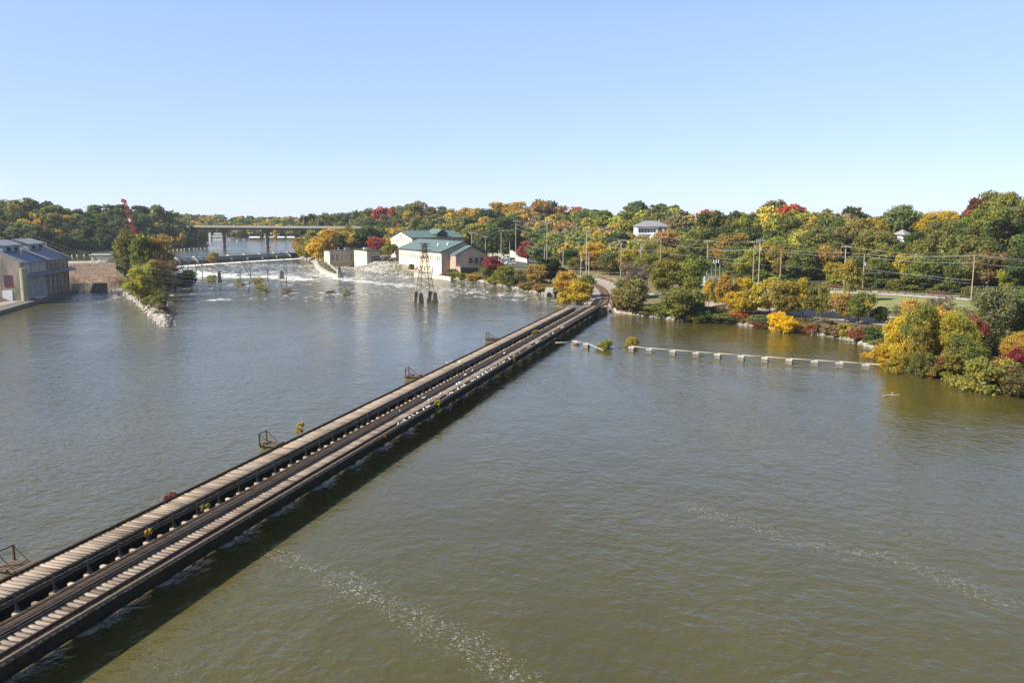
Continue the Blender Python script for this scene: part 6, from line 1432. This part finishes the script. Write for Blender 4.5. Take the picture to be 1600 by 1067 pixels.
weeds('undergrowth',[(925,430),(960,440),(985,455),(1000,480),(965,484),(955,470),(953,455),(940,442)],6000,1.0,[(.22,.20,.07),(.26,.21,.12),(.12,.15,.04)],'tan and green weeds beside the curving track')
weeds('undergrowth',[(880,425),(925,430),(930,440),(920,455),(905,470),(880,470)],5000,1.4,[(.12,.15,.04),(.2,.19,.05),(.26,.16,.06)],'green weeds left of the curving track',.5)
weeds('undergrowth',[(1270,446),(1380,453),(1500,462),(1600,474),(1600,480),(1500,466),(1380,457),(1270,450)],9000,1.3,[(.16,.12,.07),(.10,.12,.035),(.20,.11,.07)],'brown and green scrub along the foot of the hill behind the lawn',.4,3)
weeds('undergrowth',[(1395,480),(1500,486),(1650,500),(1650,640),(1590,610),(1480,588),(1400,566),(1372,548),(1390,520)],26000,1.6,[(.06,.09,.02),(.10,.13,.03),(.17,.17,.04),(.17,.06,.04),(.05,.07,.02)],'dense green undergrowth beneath the right bank thicket',.36)
weeds('undergrowth',[(185,440),(230,446),(280,440),(303,444),(270,450),(262,464),(262,490),(250,495),(225,472),(195,456)],9000,1.2,[(.10,.12,.03),(.17,.14,.06),(.06,.08,.02)],'green and brown weeds beneath the jetty trees',.5,2)
weeds('undergrowth',[(497,408),(512,413),(520,421),(530,430),(520,431),(508,425),(499,418)],2500,.5,[(.20,.19,.09),(.15,.16,.06)],'short grass on the concrete spit',.4,1)
weeds('field_grass',[(112,411),(188,411),(197,448),(168,453),(112,451)],2600,.3,[(.20,.135,.085),(.30,.22,.13),(.14,.10,.06),(.33,.26,.17)],'dry brown grass and weeds on the field beside the brick powerhouse',.35,3)
# the far wood beyond the lake: one mass
vs=[];fc=[];cv=[];k0=0
src=CR['far']
far=[]
for yy in (882,896,912,930,955,985,1020,1060,1110):
    for px in np.arange(285,640,9.0):
        if random.random()<.12: continue
        x=(px+random.uniform(-4,4)-800)/F*yy; y=yy+random.uniform(-5,5); zg=g1(x,y)
        if sdist(np.array([x]),np.array([y]),LAKE)[0]>-3: continue
        h=random.uniform(11,17); lim=zat(skyline(px)+random.uniform(-.5,3.5),y); h=min(h,lim-zg)
        if h<4: continue
        far.append((x,y,zg,h))
bake('far_woods',[(x,y,zg,h,h*random.uniform(.9,1.3),random.choices(['dg','g','ol','gd','yg','or','rd'],[14,26,30,12,14,3,1])[0]) for x,y,zg,h in far],.42,1.5,'distant green and golden wood along the far shore beyond the road bridge','woods')
# ================================================================ labels for the trees
ORD=['first','second','third','fourth','fifth','sixth','seventh','eighth','ninth','tenth','eleventh','twelfth','thirteenth','fourteenth','fifteenth','sixteenth','seventeenth','eighteenth','nineteenth','twentieth']
def zone(t):
    px=t['px']
    for lim,nm in((120,'on the left hill behind the brick powerhouse'),(215,'on the left hill left of the crane'),(300,'on the left hill right of the crane'),(480,'on the shore under the road bridge'),(615,'on the slope above the powerhouses'),(735,'on the slope behind the mills'),(840,'on the slope behind the barrier wall'),(925,'on the slope between the tall poles'),(990,'on the slope left of the white house'),(1075,'on the slope around the white house'),(1175,'on the slope above the substation'),(1255,'on the slope below the vivid orange tree'),(1340,'on the slope left of the white gable'),(1440,'on the slope around the white gable'),(9999,'on the rightmost part of the slope')):
        if px<lim: return nm
grp={}
for t in TREES:
    if t['label']: continue
    cn=COLS[t['col']][2]
    if t['zone']=='foot': key=(cn,'bushes at hill foot '+('behind the lawn' if t['px']>1120 else 'near the track'),'')
    else:
        row='skyline' if t['pt']<skyline(t['px'])+9 else ('upper' if t['pt']<skyline(t['px'])+34 else 'lower')
        key=(cn,'trees',zone(t),row)
    grp.setdefault(key,[]).append(t)
for key,ts in grp.items():
    ts.sort(key=lambda t:t['px'])
    for i,t in enumerate(ts):
        if 'bushes' in key[1]:
            t['label']=('the only %s bush'%key[0]+key[1][6:]) if len(ts)==1 else '%s from left of the %s %s'%(ORD[i] if i<20 else 'number %d'%(i+1),key[0],key[1])
        else:
            rw={'skyline':'skyline','upper':'mid-height','lower':'low-standing'}[key[3]]
            if len(ts)==1: t['label']='single %s %s tree %s'%(rw,key[0],key[2])
            else: t['label']='%s from left of %s %s trees %s'%(ORD[i] if i<20 else 'number %d'%(i+1),rw,key[0],key[2])
for t in TREES:
    o=t['o']; tag(o,t['label'],{'tree':'tree','bush':'bush','tuft':'weed'}[t['kind']],'trees on the hillsides' if t['zone']=='hill' else ('bushes at the hill foot' if t['zone']=='foot' else ('weeds growing out of the trestle' if t['kind']=='tuft' else 'trees and bushes along the banks')))
for o in S.objects:
    if 'label' in o.keys() and len(o['label'].split())>16: print('LONG',o.name,o['label'])
# ================================================================ light
SUNEL=math.radians(35); sd=Vector((.93,.37,0)).normalized()
w=bpy.data.worlds.new('World'); S.world=w; w.use_nodes=True; nt=w.node_tree
sk=nt.nodes.new('ShaderNodeTexSky'); sk.sky_type='NISHITA'; sk.sun_disc=False; sk.sun_elevation=SUNEL; sk.sun_rotation=math.atan2(-sd.x,-sd.y)%(2*math.pi)
sk.air_density=.6; sk.dust_density=0.0; sk.ozone_density=1.0; sk.altitude=200
gm=nt.nodes.new('ShaderNodeGamma'); gm.inputs[1].default_value=.45; mm=nt.nodes.new('ShaderNodeMixRGB'); mm.blend_type='MULTIPLY'; mm.inputs[0].default_value=1; mm.inputs[2].default_value=(1.36,1.53,2.0,1)
nt.links.new(sk.outputs[0],gm.inputs[0]); nt.links.new(gm.outputs[0],mm.inputs[1]); tcw=nt.nodes.new('ShaderNodeTexCoord'); sz=nt.nodes.new('ShaderNodeSeparateXYZ'); nt.links.new(tcw.outputs['Generated'],sz.inputs[0]); rw=ramp(nt,[(0,(1,.95,.93)),(.22,(.99,1.05,1.0)),(.5,(.68,.77,.74)),(.9,(.46,.54,.56))]); nt.links.new(sz.outputs[2],rw.inputs[0])
m2=nt.nodes.new('ShaderNodeMixRGB'); m2.blend_type='MULTIPLY'; m2.inputs[0].default_value=1; nt.links.new(mm.outputs[0],m2.inputs[1]); nt.links.new(rw.outputs[0],m2.inputs[2])
nt.links.new(m2.outputs[0],nt.nodes['Background'].inputs[0]); nt.nodes['Background'].inputs[1].default_value=.15
sl=bpy.data.lights.new('sun','SUN'); sl.energy=5.0; sl.angle=math.radians(.5); sl.color=(1,.93,.82); so=bpy.data.objects.new('sun',sl); COL.objects.link(so)
dv=Vector((sd.x*math.cos(SUNEL),sd.y*math.cos(SUNEL),-math.sin(SUNEL))); so.rotation_euler=dv.to_track_quat('-Z','Y').to_euler()
hz=MB(); hz.box2(-2600,2600,-40,3400,-3,60)
hm=bpy.data.materials.new('thin_haze'); hm.use_nodes=True; hn=hm.node_tree; hn.nodes.remove(hn.nodes['Principled BSDF']); pv=hn.nodes.new('ShaderNodeVolumePrincipled'); pv.inputs['Color'].default_value=(.86,.92,1,1); pv.inputs['Density'].default_value=.00010; pv.inputs['Anisotropy'].default_value=.2; hn.links.new(pv.outputs[0],hn.nodes['Material Output'].inputs['Volume'])
ho=hz.build('haze',hm); tag(ho,'thin pale autumn haze over the whole river valley','haze',None,'stuff')
S.view_settings.view_transform='Standard'; S.view_settings.look='None'; S.view_settings.gamma=1; S.view_settings.exposure=0.85
S.cycles.max_bounces=6; S.cycles.transparent_max_bounces=6; S.cycles.use_denoising=True
